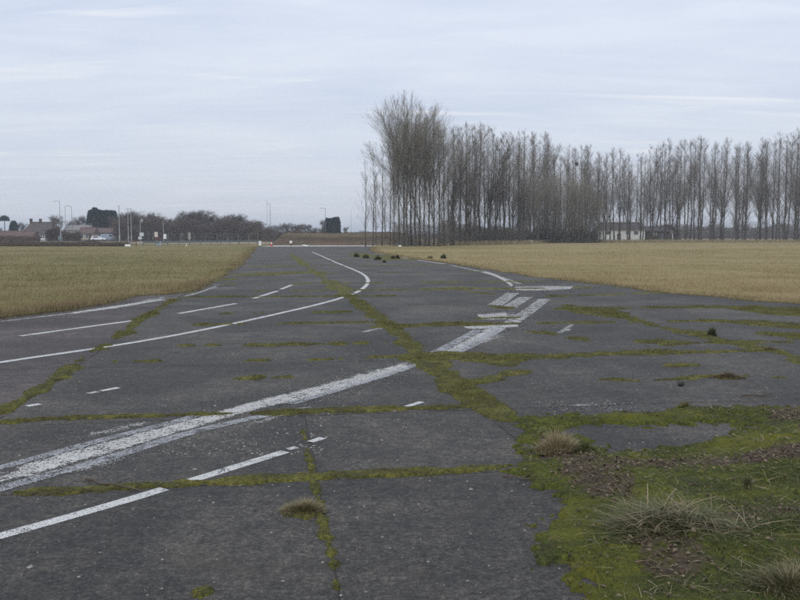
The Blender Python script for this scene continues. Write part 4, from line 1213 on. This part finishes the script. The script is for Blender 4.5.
# conifers and other single trees on the skyline
def conifer(name, label, x, top, Y, wpx, rz, lobes=1, foot=0.06, group=None, mat=M_CONIFER):
    H = at(x, top, Y)[2] + 0.1; R = wpx / 2 / F * Y
    o = thing(name, label, 'tree', (ZX(x, Y), Y, -0.1), rz, group)
    ps = []
    for k in range(lobes):
        cx = 0 if lobes == 1 else (k / (lobes - 1) - .5) * 2 * (R * 0.72)
        rr = R if lobes == 1 else R * 0.42
        h = H * (1 if lobes == 1 else rng.uniform(0.90, 1.0)); n = 3600 if lobes == 1 else 4200
        t = rng.random(n) ** 0.8; a = rng.uniform(0, 6.28, n)
        r = rr * np.clip(1 - t, 0, 1) ** 0.42 * (0.75 + 0.5 * fbm(np.cos(a) * 2 + k * 5, t * 6 + np.sin(a) * 2, 1, 3, k)) * np.sqrt(rng.uniform(.35, 1, n))
        P = np.stack([cx + r * np.cos(a), r * np.sin(a), H * foot + t * h * (1 - foot)], 1)
        D = np.stack([np.cos(a), np.sin(a), np.full(n, 0.8)], 1) + rng.normal(0, .5, (n, 3)); D /= np.linalg.norm(D, axis=1)[:, None]
        ps.append(slivers(P, P + D * rng.uniform(.4, 1.0, n)[:, None], rng.uniform(.15, .4, n)))
    V, T = join(ps)
    link('crown', mesh_np('crown', V, T, mat), o)
    tp = np.stack([np.zeros(4), np.zeros(4), np.linspace(0, H * .7, 4)], 1)[None]
    V, T = tubes(tp, np.array([[.25, .2, .15, .05]]), 6)
    link('trunk', mesh_np('trunk', V, T, M_BARK), o)
    return o
conifer('conifer', 'wide dark evergreen clump rising behind the cream bungalow', 103, 208.5, 296, 29, 0.2, lobes=7, foot=0.02)
conifer('conifer', 'dark square evergreen tree behind the earth bank', 332.5, 217.5, 300, 14, 0.3, lobes=4, foot=0.02)
conifer('conifer', 'small dark evergreen right of the long red roof', 14, 222, 300, 9, 0.5, foot=0.05)
place_tree(RND[1], 'bare_tree', 'dark twiggy tree behind the right end of the dark-roofed house', 'tree', ZX(57, 285), 285, at(57, 213, 285)[2] + .1, 0.9, None, 0.75, -0.1)
# umbrella-shaped pine, left
H = at(5, 215, 320)[2]
o = thing('pine_tree', 'umbrella-crowned pine at the far left of the skyline', 'tree', (ZX(5, 320), 320, -0.1))
n = 2500; a = rng.uniform(0, 6.28, n); u = np.sqrt(rng.random(n)) * 1.7
P = np.stack([u * np.cos(a), u * np.sin(a), H - 2.2 + 2.0 * np.sqrt(np.clip(1 - (u / 1.8) ** 2, 0, 1)) * rng.uniform(.2, 1, n)], 1)
V, T = slivers(P, P + rng.normal(0, .35, (n, 3)), rng.uniform(.12, .3, n)); link('crown', mesh_np('crown', V, T, M_CONIFER), o)
V, T = tubes(np.stack([np.zeros(4), np.zeros(4), np.linspace(0, H - 1, 4)], 1)[None], np.array([[.22, .18, .14, .1]]), 6); link('trunk', mesh_np('trunk', V, T, M_BARK), o)
for x, top, Y, lb in ((82, 214, 300, 'bare rounded tree behind the grey-roofed house'), (72, 219, 310, 'smaller bare tree left of the rounded tree behind the houses'), (326, 218, 330, 'bare tree just left of the dark square evergreen'), (21, 221, 330, 'faint bare tree between pine and dark-roofed house'), (346, 226, 420, 'small dim far tree left of the slim poplars'), (-2, 226, 300, 'bare tree cut by the left edge of the picture')):
    place_tree(RND[3] if x != 326 else RND[1], 'bare_tree', lb, 'tree', ZX(x, Y), Y, at(x, top, Y)[2] + .1, rnd.uniform(0, 6.28), None, 1.0, -0.1)

# ------------------------------------------------------------------ buildings
def gable(name, label, x0, x1, Y, eave_y, ridge_y, depth, wall, roof, hip=0.0, wins=(), door=None, chims=(), gutter=True, zb=-0.1):
    X0, X1 = ZX(x0, Y), ZX(x1, Y); W = X1 - X0
    ze, zr = at(x0, eave_y, Y)[2] - zb, at(x0, ridge_y, Y)[2] - zb
    o = thing(name, label, 'house', ((X0 + X1) / 2, Y, zb))
    mb = MB().box((0, depth / 2, ze / 2), (W, depth, ze))
    if not hip:
        mb.add([(-W / 2, 0, ze), (-W / 2, depth, ze), (-W / 2, depth / 2, zr - .1), (W / 2, 0, ze), (W / 2, depth, ze), (W / 2, depth / 2, zr - .1)], [(0, 1, 2), (3, 5, 4)])
    mb.build('wall', wall, o)
    e = 0.3
    v = [(-W / 2 - e, -e, ze - .08), (W / 2 + e, -e, ze - .08), (W / 2 + e, depth + e, ze - .08), (-W / 2 - e, depth + e, ze - .08), (-W / 2 - e + hip, depth / 2, zr), (W / 2 + e - hip, depth / 2, zr)]
    top = [(0, 1, 5, 4), (2, 3, 4, 5), (1, 2, 5), (3, 0, 4)]
    rf = MB().add(v, top + [(3, 2, 1, 0)]).build('roof', roof, o)
    MB().tube([(-W / 2 - e + hip, depth / 2, zr + .03), (W / 2 + e - hip, depth / 2, zr + .03)], 0.10, 6).build('ridge', roof, rf)
    for cx, cy in chims:
        zc = at(cx, cy, Y)[2] - zb; xx = ZX(cx, Y) - (X0 + X1) / 2
        c = MB().box((xx, depth / 2, (zr - .8 + zc) / 2), (0.65, 0.65, zc - zr + .8)).box((xx, depth / 2, zc), (0.8, 0.8, 0.14)).build('chimney', M_CHIM, rf)
    if gutter: MB().box((0, -e - .06, ze - .06), (W + .5, 0.1, 0.09)).build('gutter', M_GALV_D, o)
    for (wx, wy0, wy1, ww) in wins:
        xx = ZX(wx, Y) - (X0 + X1) / 2; za, zb2 = at(wx, wy1, Y)[2] - zb, at(wx, wy0, Y)[2] - zb
        za = max(za, 0.3)
        f = MB()
        for sx in (-1, 1): f.box((xx + sx * ww / 2, -0.03, (za + zb2) / 2), (0.07, 0.08, zb2 - za))
        for zz in (za, zb2, (za + zb2) / 2): f.box((xx, -0.031, zz), (ww - .07, 0.08, 0.07))
        wo = f.build('window', M_WHITE, o)
        MB().box((xx, -0.012, (za + zb2) / 2), (ww - .02, 0.03, zb2 - za - .02)).build('pane', M_GLASS, wo)
    if door:
        xx = ZX(door[0], Y) - (X0 + X1) / 2
        d = MB().box((xx, -0.03, 1.05), (0.95, 0.07, 2.1)).build('door', door[1], o)
        MB().box((xx + .35, -0.08, 1.0), (0.05, 0.05, 0.14)).build('handle', M_GALV, d)
    return o
gable('house', 'long dark-roofed cottage with three chimneys on the left skyline', 24, 51, 262, 231.5, 222, 6.5, M_BRICK, M_SLATE, 1.2, [(29, 232.5, 235, .9), (34, 232.5, 235, .9)], None, [(27, 218.6), (36.5, 218.8), (50, 218.4)])
gable('house', 'small white-walled wing with dark windows before the dark-roofed cottage', 39.5, 47.5, 241, 233.6, 230.2, 3.0, M_RENDER, M_SLATE, 0, [(41.3, 234.6, 238, .5), (43.6, 234.6, 238, .5), (45.9, 234.6, 238, .5)])
gable('outbuilding', 'long low building with red tiled roof at the left edge', -14, 31, 232, 238, 231, 6.0, M_BRICK, M_TILE, 0, [(5, 238.6, 240, .7), (20, 238.6, 240, .7)])
gable('house', 'pale house with grey roof behind the cream bungalow', 64, 88, 285, 230, 225, 6.5, M_CREAM, M_GREYROOF, 0, [(69, 230.8, 233, 1.0), (76, 230.8, 233, 1.0), (83, 230.8, 233, 1.0)], None, [(87, 223)])
gable('house', 'cream bungalow with red-brown tiled roof beside the white car', 78.5, 93, 262, 233.2, 227.4, 5.5, M_CREAM, M_TILE, 0, [(82, 234.4, 238, .9), (87, 234.4, 238, .9)], (90, M_TIMBER))
gable('house', 'low brown-roofed building between cream bungalow and wood', 94, 112, 268, 232.5, 228, 5.5, M_BRICK, M_TILE, 0, [(99, 233.5, 236, .9), (106, 233.5, 236, .9)])
wb = gable('house', 'white bungalow with dark roof seen between the poplar trunks', 600.5, 645, 222, 229.4, 222.5, 7.0, M_RENDER, M_SLATE, 0.8, [(628, 231.2, 234.5, 1.2), (636, 231.2, 234.5, 1.2), (608, 231.2, 234.5, 1.2)], (619, M_TIMBER))
gable('outbuilding', 'brown shed standing right of the white bungalow', 646.5, 668, 224, 231, 226.5, 5.0, M_TIMBER, M_SLATE, 0, [(655, 232.5, 235, .9)], (662, M_GALV_D))
gable('outbuilding', 'small pale-gabled shed right of the brown shed', 668.5, 673, 225, 232, 229.5, 3.0, M_RENDER, M_SLATE, 0, (), (670.5, M_TIMBER))

# ------------------------------------------------------------------ vehicles
def car(name, label, x, Y, paint, prof, glass_pts, L, W, rz):
    o = thing(name, label, 'car' if name == 'parked_car' else 'van', (ZX(x, Y), Y, -0.12), rz)
    mb = MB(); n = len(prof)
    # body lofted across: full width at the sills, narrower at the roof
    vs = []
    for s in (-1, 1):
        for (px, pz) in prof: vs.append((px, s * (W / 2) * (1 - 0.16 * max(0, (pz - 0.75)) / 0.7), pz))
    fs = [tuple(range(n))[::-1], tuple(range(n, 2 * n))] + [(k, (k + 1) % n, n + (k + 1) % n, n + k) for k in range(n)]
    mb.add(vs, fs).build('body', paint, o, 0.03)
    for s in (-1, 1):
        for q in glass_pts:
            vs = [(px, s * ((W / 2) * (1 - 0.16 * max(0, (pz - 0.75)) / 0.7) + 0.012), pz) for px, pz in q]
            MB().add(vs + [(a, b - s * .02, c) for a, b, c in vs], [tuple(range(len(q))), tuple(range(2 * len(q) - 1, len(q) - 1, -1))] + [(k, (k + 1) % len(q), len(q) + (k + 1) % len(q), len(q) + k) for k in range(len(q))]).build('side_window', M_GLASS, o)
        for wx in (-L * 0.31, L * 0.30):
            t = MB().tube([(wx, s * (W / 2 - .19), .31), (wx, s * (W / 2 + .01), .31)], 0.31, 16).build('wheel', M_TYRE, o)
            MB().tube([(wx, s * (W / 2 - .03), .31), (wx, s * (W / 2 + .02), .31)], 0.18, 12).build('rim', M_GALV, t)
        MB().box((L / 2 - .05, s * (W / 2 - .25), .68), (0.12, 0.3, 0.14)).build('headlight', M_WHITE, o)
        MB().box((-L / 2 + .05, s * (W / 2 - .2), .78), (0.12, 0.2, 0.2)).build('tail_light', M_RED, o)
    return o
car('parked_car', 'white hatchback car parked before the red-roofed bungalow', 98.5, 238, M_CAR, [(-2.05, .25), (-2.1, .7), (-2.0, .95), (-1.55, 1.42), (-.1, 1.48), (.75, 1.02), (1.85, .85), (2.1, .62), (2.1, .25)], [[(-1.45, .98), (-1.3, 1.34), (-.15, 1.38), (.42, 1.02)]], 4.2, 1.75, 0.15)
car('parked_van', 'blue-grey panel van parked right of the white car', 108.5, 242, M_VAN, [(-2.3, .3), (-2.35, 1.0), (-2.25, 2.05), (.9, 2.1), (1.5, 1.35), (2.25, 1.05), (2.35, .65), (2.35, .3)], [[(.35, 1.3), (.35, 1.9), (.85, 1.9), (1.3, 1.35)]], 4.7, 1.9, 0.1)
# the lane they stand on
tag(MB().add([(-150, 234, -0.12), (-21, 240, -0.12), (-21, 258, -0.12), (-150, 260, -0.12)], [(0, 1, 2, 3)]).build('lane', M_ASPH_W), kind='structure')

# ------------------------------------------------------------------ lamp columns, signs, small things
def lamp(label, x, top, Y, arm, mat, r=0.09, lantern=True):
    H = at(x, top, Y)[2] + 0.1
    o = thing('street_lamp', label, 'lamp post', (ZX(x, Y), Y, -0.1), 0, 'lamp columns along the road')
    MB().tube([(0, 0, 0), (0, 0, H * .2)], r * 1.5, 8).build('base', mat, o)
    MB().tube([(0, 0, H * .2), (0, 0, H)], [r, r * .6], 8).build('pole', mat, o)
    if arm:
        s = 1 if arm > 0 else -1
        MB().tube([(0, 0, H - .05), (s * abs(arm) * .5, 0, H + .05), (s * abs(arm), 0, H + .08)], .05, 6).build('arm', mat, o)
    if lantern:
        MB().box((arm if arm else 0, 0, H + .06), (0.75, 0.3, 0.16), 0, .7).build('lantern', M_GALV, o)
    return o
lamp('lamp column with arm to the left before the rust-brown hedge', 60.6, 201.4, 200, -1.2, M_GALV)
lamp('thinner lamp column just right of the rust-brown hedge', 65.8, 206, 240, 0.9, M_GALV_D, .07)
lamp('lamp column left of the pale grey-roofed house gable', 72.4, 206.5, 240, -0.9, M_GALV_D, .08)
lamp('pale lamp column right beside the wide dark evergreen', 119.5, 206, 190, 0, M_GALV, .12)
lamp('left pale column of the close pair right of the evergreen', 128.4, 209, 178, 0, M_GALV, .09)
lamp('right pale column of the close pair right of the evergreen', 131.4, 209, 178, 0, M_GALV, .09)
lamp('dark lamp column above the low trees left of the earth bank', 270.5, 204, 230, -0.6, M_GALV_D, .08)
lamp('thin faint column left of the lamp by the earth bank', 267.4, 200, 260, 0, M_GALV, .06, False)
lamp('lamp column with arm to the left beside the dark square evergreen', 325.5, 208.3, 250, -1.4, M_GALV_D, .08)
lamp('thin mast left of the slim leftmost bare tree', 351, 210, 250, 0, M_GALV, .06, False)

def sign(label, x, base_y, Y, panels, pole_top=None, name='road_sign', pole=M_GALV):
    o = thing(name, label, 'sign', (ZX(x, Y), Y, 0.0))
    zt = at(x, pole_top, Y)[2]
    MB().tube([(0, 0, -0.05), (0, 0, zt)], .05, 8).build('pole', pole, o)
    for (px, py0, py1, wpx, mat) in panels:
        za, zb = at(px, py1, Y)[2], at(px, py0, Y)[2]; ww = wpx / F * Y; xx = ZX(px, Y) - ZX(x, Y)
        MB().box((xx, -0.09, (za + zb) / 2), (ww, 0.04, zb - za)).build('panel', mat, o, 0.015)
        MB().box((xx, -0.055, (za + zb) / 2), (min(ww * .8, .5), 0.03, 0.06)).build('bracket', M_GALV_D, o)
    return o
sign('pale grey double sign on tall post between columns and wood', 140.4, 246, 122, [(141.8, 232.6, 236.2, 4.2, plain('pale_sign', (.55, .60, .62), .6)), (140.2, 236.6, 239.4, 3.6, plain('grey_sign', (.52, .55, .56), .6)), (142.4, 219.0, 222.0, 2.0, M_GALV)], 220)
sign('pale sign with red lower edge between the two sign posts', 156.3, 244, 150, [(156.3, 232.0, 237.0, 3.4, plain('cream_sign', (.60, .55, .50), .7)), (158.0, 237.3, 240, 6.5, plain('maroon_board', (.10, .045, .045), .7))], 232)
sign('bright white sign board on slender post before the wood', 163.6, 246, 126, [(165, 234.0, 239.0, 3.0, M_WHITE)], 221)
sign('narrow pale board standing before the scrub of the wood', 189.5, 244, 160, [(189.5, 232.5, 239.5, 2.6, plain('dull_board', (.30, .30, .27), .8))], 232)
sign('small white round-topped sign on dark post beside the bank foot', 291, 246, 121, [(290.9, 240.8, 243.2, 2.6, M_WHITE)], 242, 'marker_sign', M_TIMBER)

def block(label, x, y0, y1, Y, wpx, mat, name, cat, d=0.4, rz=0.1):
    zb, zt = 0.0, at(x, y0, Y)[2] - at(x, y1, Y)[2]
    ww = wpx / F * Y
    o = thing(name, label, cat, (ZX(x, Y), Y, 0.03), rz)
    MB().box((0, 0, zt * .5), (ww, d, zt), 0, .8).build('body', mat, o, 0.03)
    MB().box((0, 0, zt + .015), (ww * .82, d * .7, .03)).build('cap', mat, o)
    return o
block('low white block lying at the far edge of the left field', 127.6, 242.6, 244.6, 116, 6, M_WHITE, 'concrete_block', 'block')
block('grey box cabinet at the barrier left of the slender white sign', 158, 240.6, 245, 124, 6, plain('grey_cabinet', (.38, .41, .45), .6), 'roadside_cabinet', 'cabinet')
block('teal cabinet at the foot of the leftmost lamp column', 60.3, 234.5, 240.5, 196, 3.6, M_TEAL, 'roadside_cabinet', 'cabinet', 1.2)
block('tiny white marker stump at the far edge of the left field', 186.3, 244, 246, 118, 1.0, M_WHITE, 'marker_post', 'post', .14)
block('white barrier block at the left corner of the far taxiway end', 260, 240.8, 245.5, 124, 2.6, M_WHITE, 'barrier_block', 'block')
block('white box standing at the foot of the willow thicket', 531.3, 240.6, 243.6, 160, 3.2, M_WHITE, 'white_box', 'box', .5)
block('white board lying between the trunks left of the clump', 396.3, 242.0, 243.2, 128, 4.0, M_WHITE, 'concrete_block', 'block', .5, .2)
block('white slab lying at the foot of the clump, left side', 399.8, 244.6, 245.9, 114, 3.0, M_WHITE, 'concrete_block', 'block', .5, .3)
block('pale round post top left of the white bungalow', 596.5, 231.4, 234.2, 200, 3.0, M_CREAM, 'sign_board', 'sign', .2).location.z = at(596.5, 234.2, 200)[2]
p = thing('post', 'dark post carrying the pale board left of the white bungalow', 'post', (ZX(596.5, 200), 200.2, 0)); MB().tube([(0, 0, -.05), (0, 0, at(596.5, 233, 200)[2])], .07, 6).build('shaft', M_TIMBER, p); MB().box((0, 0, 0.02), (.2, .2, .12)).build('foot', M_TIMBER, p)
# traffic cone
o = thing('traffic_cone', 'red and white traffic cone at the far taxiway end', 'cone', (ZX(271.3, 122), 122, 0.01))
MB().box((0, 0, .03), (.42, .42, .06)).build('base', M_RED, o); MB().tube([(0, 0, .06), (0, 0, .32)], [.17, .115], 12).build('cone', M_RED, o); MB().tube([(0, 0, .32), (0, 0, .52)], [.115, .075], 12).build('white_band', M_WHITE, o); MB().tube([(0, 0, .52), (0, 0, .76)], [.075, .03], 12).build('tip', M_RED, o)
# fallen white board
o = thing('fallen_board', 'white board lying aslant on the access road', 'board', (ZX(305.3, 120), 120, 0.10), -0.5)
b_ = MB().box((0, 0, 0.03), (0.95, 0.30, 0.05)).build('plank', M_WHITE, o); MB().box((-.25, 0, -.03), (.08, .28, .06)).box((.25, 0, -.03), (.08, .28, .06)).build('batten', M_TIMBER, o)
b_.rotation_euler = (0.25, 0.12, 0)
# faded orange plastic barrier netting at the foot of the bank
o = thing('barrier_netting', 'faded orange barrier netting along the foot of the bank', 'netting', (ZX(330, 131), 131.2, 0.0))
for k in range(9):
    MB().tube([((k - 4) * .62, 0, -.15), ((k - 4) * .62, 0, .62)], .022, 6).build('stake', M_ORANGE, o)
for k in range(5): MB().box((0, 0, .08 + k * .11), (4.9, .012, .028)).build('strand', M_ORANGE, o)

# post-and-rail fence, crash barrier and slim fence posts along the far edge of the left field
def fence(label, x0, x1, Y0, Y1, h, post, rails, spacing, mat, name='fence', rail_t=.05, pr=.05):
    A, B = np.array([ZX(x0, Y0), Y0]), np.array([ZX(x1, Y1), Y1])
    L = np.hypot(*(B - A)); rz = math.atan2(B[1] - A[1], B[0] - A[0])
    o = thing(name, label, 'fence' if name == 'fence' else 'barrier', (A[0], A[1], 0), rz)
    n = int(L / spacing)
    me = MB().box((0, 0, h / 2 - .05), (pr * 2, pr * 2, h + .1), 0, .92).mesh('post', mat)
    for k in range(n + 1): link('post', me, o, (k * L / n, 0, 0))
    for z, hh in rails: MB().box((L / 2, -pr - rail_t / 2 - .003, z), (L, rail_t, hh)).build('rail', mat, o)
    return o
fence('brown post and rail fence along the left field edge', -110, 136, 108, 117, 1.05, 0, [(.35, .09), (.66, .09), (.95, .09)], 2.4, M_TIMBER)
fence('grey crash barrier between the signs and the taxiway end', 143, 257, 121, 146, .75, 0, [(.58, .30)], 2.4, M_RAILG, 'crash_barrier', .06, .06)
fence('slim pale wire fence behind the crash barrier', 168, 258, 132, 158, 1.9, 0, [(1.85, .02), (1.3, .015), (.8, .015), (.4, .015)], 3.2, M_RAILG, 'fence', .02, .03)

# ------------------------------------------------------------------ tussocks and sticks on the near ground
def tussock(label, x, y, wpx, hpx, n, mat, tint, lean=(0.3, 0.95), wd=0.004, cat='tussock', name='grass_tussock', group=None, z=0.0, tints=0.2, flat=0.55, rise=1.0, mat_k=1.0):
    c = G(x, y); Y = c[1]
    R = wpx / 2 / F * Y; h = hpx / F * Y
    r = rng.random(n) ** 0.7 * R * 0.62; a = rng.uniform(0, 6.28, n)
    r = r * (0.6 + 0.8 * fbm(np.cos(a) * 1.5 + x, np.sin(a) * 1.5, 1, 3, 8))
    B = np.stack([r * np.cos(a), r * np.sin(a) * flat, np.zeros(n) - 0.004], 1)
    az = a + rng.normal(0, .7, n)
    ln = np.clip(rng.uniform(*lean, n) * (0.45 + 0.75 * r / (R * 0.62)), 0.05, 0.97)
    V, T, ti = blades(B, h * rng.uniform(0.4, 1.15, n) * (1.1 - 0.6 * r / (R * .62)) * (0.6 + 0.8 * fbm(B[:, 0] / R * 2.5, B[:, 1] / R * 2.5, 1, 2, int(x))), rng.uniform(.7, 1.4, n) * wd, az, ln, np.clip(rng.normal(tint, tints, n), 0, 1), 3, 1.0, rise)
    o = thing(name, label, cat, (c[0], c[1], z), 0, group)
    link('blades', mesh_np('blades', V, T, mat, {'tint': ti}), o)
    # matted crown of the tussock
    m = 26; ang = np.linspace(0, 2 * math.pi, m, endpoint=False)
    rr = mat_k * 0.62 * R * (0.8 + 0.4 * fbm(np.cos(ang) * 2 + x, np.sin(ang) * 2 + y, 1, 3, 2))
    vs = [(0, 0, h * .22)] + [(k_ * math.cos(t) * .55, k_ * math.sin(t) * flat * .55, h * .16) for k_, t in zip(rr, ang)] + [(k_ * math.cos(t), k_ * math.sin(t) * flat, -.006) for k_, t in zip(rr, ang)]
    fs = [(0, 1 + k, 1 + (k + 1) % m) for k in range(m)] + [(1 + k, 1 + m + k, 1 + m + (k + 1) % m, 1 + (k + 1) % m) for k in range(m)]
    MB().add(vs, fs).build('root_mat', M_MOSS, o)
    return o
rng = np.random.default_rng(33)
tussock('small pale grass tussock alone on the near asphalt', 304, 512, 72, 18, 2200, M_DRY_BLADE, 0.36, wd=.0026, lean=(.6, .98), rise=.75, mat_k=.8)
tussock('pale dead grass tuft at the left tip of the overgrown corner', 556, 455, 62, 26, 1900, M_DRY_BLADE, 0.60, wd=.003, z=.02)
tussock('greener tuft close right of the pale dead tuft', 585, 456, 40, 16, 900, M_TURF_BLADE, 0.50, wd=.003, z=.02)
def heap(label, x, y, wpx, hpx, n, green, z):
    c = G(x, y); R = wpx / 2 / F * c[1]; h = hpx / F * c[1]
    r = np.sqrt(rng.random(n)) * R; a = rng.uniform(0, 6.28, n)
    zz = h * 0.55 * np.clip(1 - (r / R) ** 2, 0, 1) * rng.uniform(.5, 1.1, n)
    B = np.stack([r * np.cos(a), r * np.sin(a) * .6, zz], 1)
    az = np.where(rng.random(n) < .35, rng.normal(2.8, .7, n), rng.uniform(0, 6.28, n))
    tint = np.where(rng.random(n) < green, rng.uniform(0, .2, n), rng.uniform(.25, .8, n))
    V, T, ti = blades(B, rng.uniform(.08, .34, n), rng.uniform(.0035, .0080, n), az, rng.uniform(.8, 1, n), tint, 4, .35, rng.uniform(.0, .5, n))
    V[:, 2] = np.maximum(V[:, 2], 0.0)
    o = thing('grass_heap', label, 'grass heap', (c[0], c[1], z))
    link('blades', mesh_np('blades', V, T, M_HEAP_BLADE, {'tint': ti}), o)
    return o
M_HEAP_BLADE = blade_mat('heap_blade', [(0.05, (0.050, 0.072, 0.028)), (0.25, (0.095, 0.100, 0.042)), (0.50, (0.190, 0.150, 0.085)), (0.85, (0.330, 0.275, 0.180))])
heap('large flattened heap of green and straw grass on the corner', 672, 540, 112, 40, 1100, .45, .05)
heap('small scatter of flattened dead grass right of the large heap', 735, 548, 76, 18, 260, .35, .06)
tussock('coarse grass tuft at the lower right corner of the picture', 790, 600, 150, 46, 1700, M_HEAP_BLADE, 0.32, lean=(.6, .98), wd=.0030, z=.05, tints=.3, rise=.75, mat_k=.5)
tussock('small stiff weed tuft standing in the right-hand bright turf', 747, 500, 12, 18, 90, M_RUSH_BLADE, 0.5, wd=.004, z=.09)
tussock('dark round tuft growing in the diagonal joint on the right', 712, 336, 13, 9, 420, M_RUSH_BLADE, 0.35, wd=.008, lean=(.2, .8), z=.0, group=None)
tussock('brown dead weed patch on the short crack at right', 728, 378, 52, 7, 900, M_LEAF, 0.55, wd=.004, lean=(.3, .95))
tussock('second brown weed tuft where diagonal joint meets right edge', 770, 351, 34, 5, 500, M_LEAF, 0.6, wd=.005)
tussock('yellow moss hump on the edge of the overgrown corner', 685, 409, 18, 9, 500, M_MOSS_BLADE, 0.5, wd=.004, lean=(.2, .9))
for x, y, wp, hp, lb in ((356.5, 257, 7, 4.5, 'leftmost dark rush clump in the row on the far asphalt'), (366, 258.2, 8, 4.5, 'second rush clump from the left on the far asphalt'), (378, 260, 8.5, 7, 'largest dark rush clump in the row on the far asphalt'), (393, 259, 4, 5, 'narrow rush clump, left of the close pair'), (397.7, 259, 4, 5.5, 'narrow rush clump, right of the close pair'), (384.5, 262.5, 4, 2.5, 'tiny rush clump below the largest one')):
    tussock(lb, x, y, wp * 1.25, hp, 320, M_RUSH_BLADE, 0.35, lean=(.15, .85), wd=.022, name='rush_clump', cat='rushes', group='rush clumps on the far asphalt', flat=.8, mat_k=.4)
tussock('green low bush at the near edge of the dry field', 443.5, 259, 9, 5, 420, M_TURF_BLADE, 0.35, lean=(.2, .8), wd=.03, name='low_bush', cat='bush', flat=.8)
tussock('smaller straw-green tuft left of the green low bush', 430, 259, 8, 4, 300, M_DRY_BLADE, 0.15, lean=(.2, .8), wd=.03, flat=.8)
for x, y in ((212, 282.5), (165, 297), (150, 297.5), (505, 273), (665, 292), (690, 295)):
    pass

def stick(label, px, r):
    P = [G(a, b) for a, b in px]
    c = P[0]
    o = thing('stick', label, 'stick', (c[0], c[1], 0))
    pts = [(p[0] - c[0], p[1] - c[1], r + .004 + 0.012 * math.sin(i * 1.7) ** 2) for i, p in enumerate(P)]
    MB().tube(pts, [r * (1 - .5 * i / (len(pts) - 1)) for i in range(len(pts))], 7).build('shaft', M_STICK, o)
    m = len(pts) // 2; q = pts[m]
    MB().tube([q, (q[0] + .05, q[1] + .06, q[2] + .012), (q[0] + .09, q[1] + .08, q[2] + .015)], [r * .5, r * .4, r * .2], 5).build('side_twig', M_STICK, o)
    return o
stick('thin brown stick lying across the near left joint', [(86, 480.5), (93, 483.5), (101, 486), (114, 487.5), (128, 490), (142.5, 493.6)], .009)
stick('dark twig at the tip of the overgrown corner', [(503, 477.5), (512, 479), (522, 480.5), (533, 481.5)], .007)
stick('grey stick lying on the right-hand slab', [(741, 397), (750, 397.6), (761, 397.3), (772, 396.5)], .012)
o = thing('dark_clod', 'small dark clod of earth on the right-hand slab', 'clod', tuple(G(681, 385.8)))
me = bpy.data.meshes.new('lump'); bm = bmesh.new(); bmesh.ops.create_icosphere(bm, subdivisions=2, radius=.045)
for v in bm.verts: v.co *= 1 + .7 * (fbm(np.array([v.co.x * 40]), np.array([v.co.y * 40 + v.co.z * 31]), 1, 2, 6)[0] - .5); v.co.z = v.co.z * .7 + .025
bm.to_mesh(me); bm.free(); me.materials.append(M_SOIL); link('lump', me, o)

# ------------------------------------------------------------------ winter haze
hz, t, b = mat_new('winter_haze')
t.nodes.remove(b)
pv = t.nodes.new('ShaderNodeVolumePrincipled')
pv.inputs['Color'].default_value = (0.88, 0.93, 1.0, 1)
pv.inputs['Density'].default_value = 0.0005
pv.inputs['Anisotropy'].default_value = 0.1
t.links.new(pv.outputs[0], t.nodes['Material Output'].inputs['Volume'])
tag(MB().box((0, 0, 16), (7600, 7600, 34.4)).build('haze', hz), 'thin pale winter haze over the airfield', 'haze', kind='stuff')
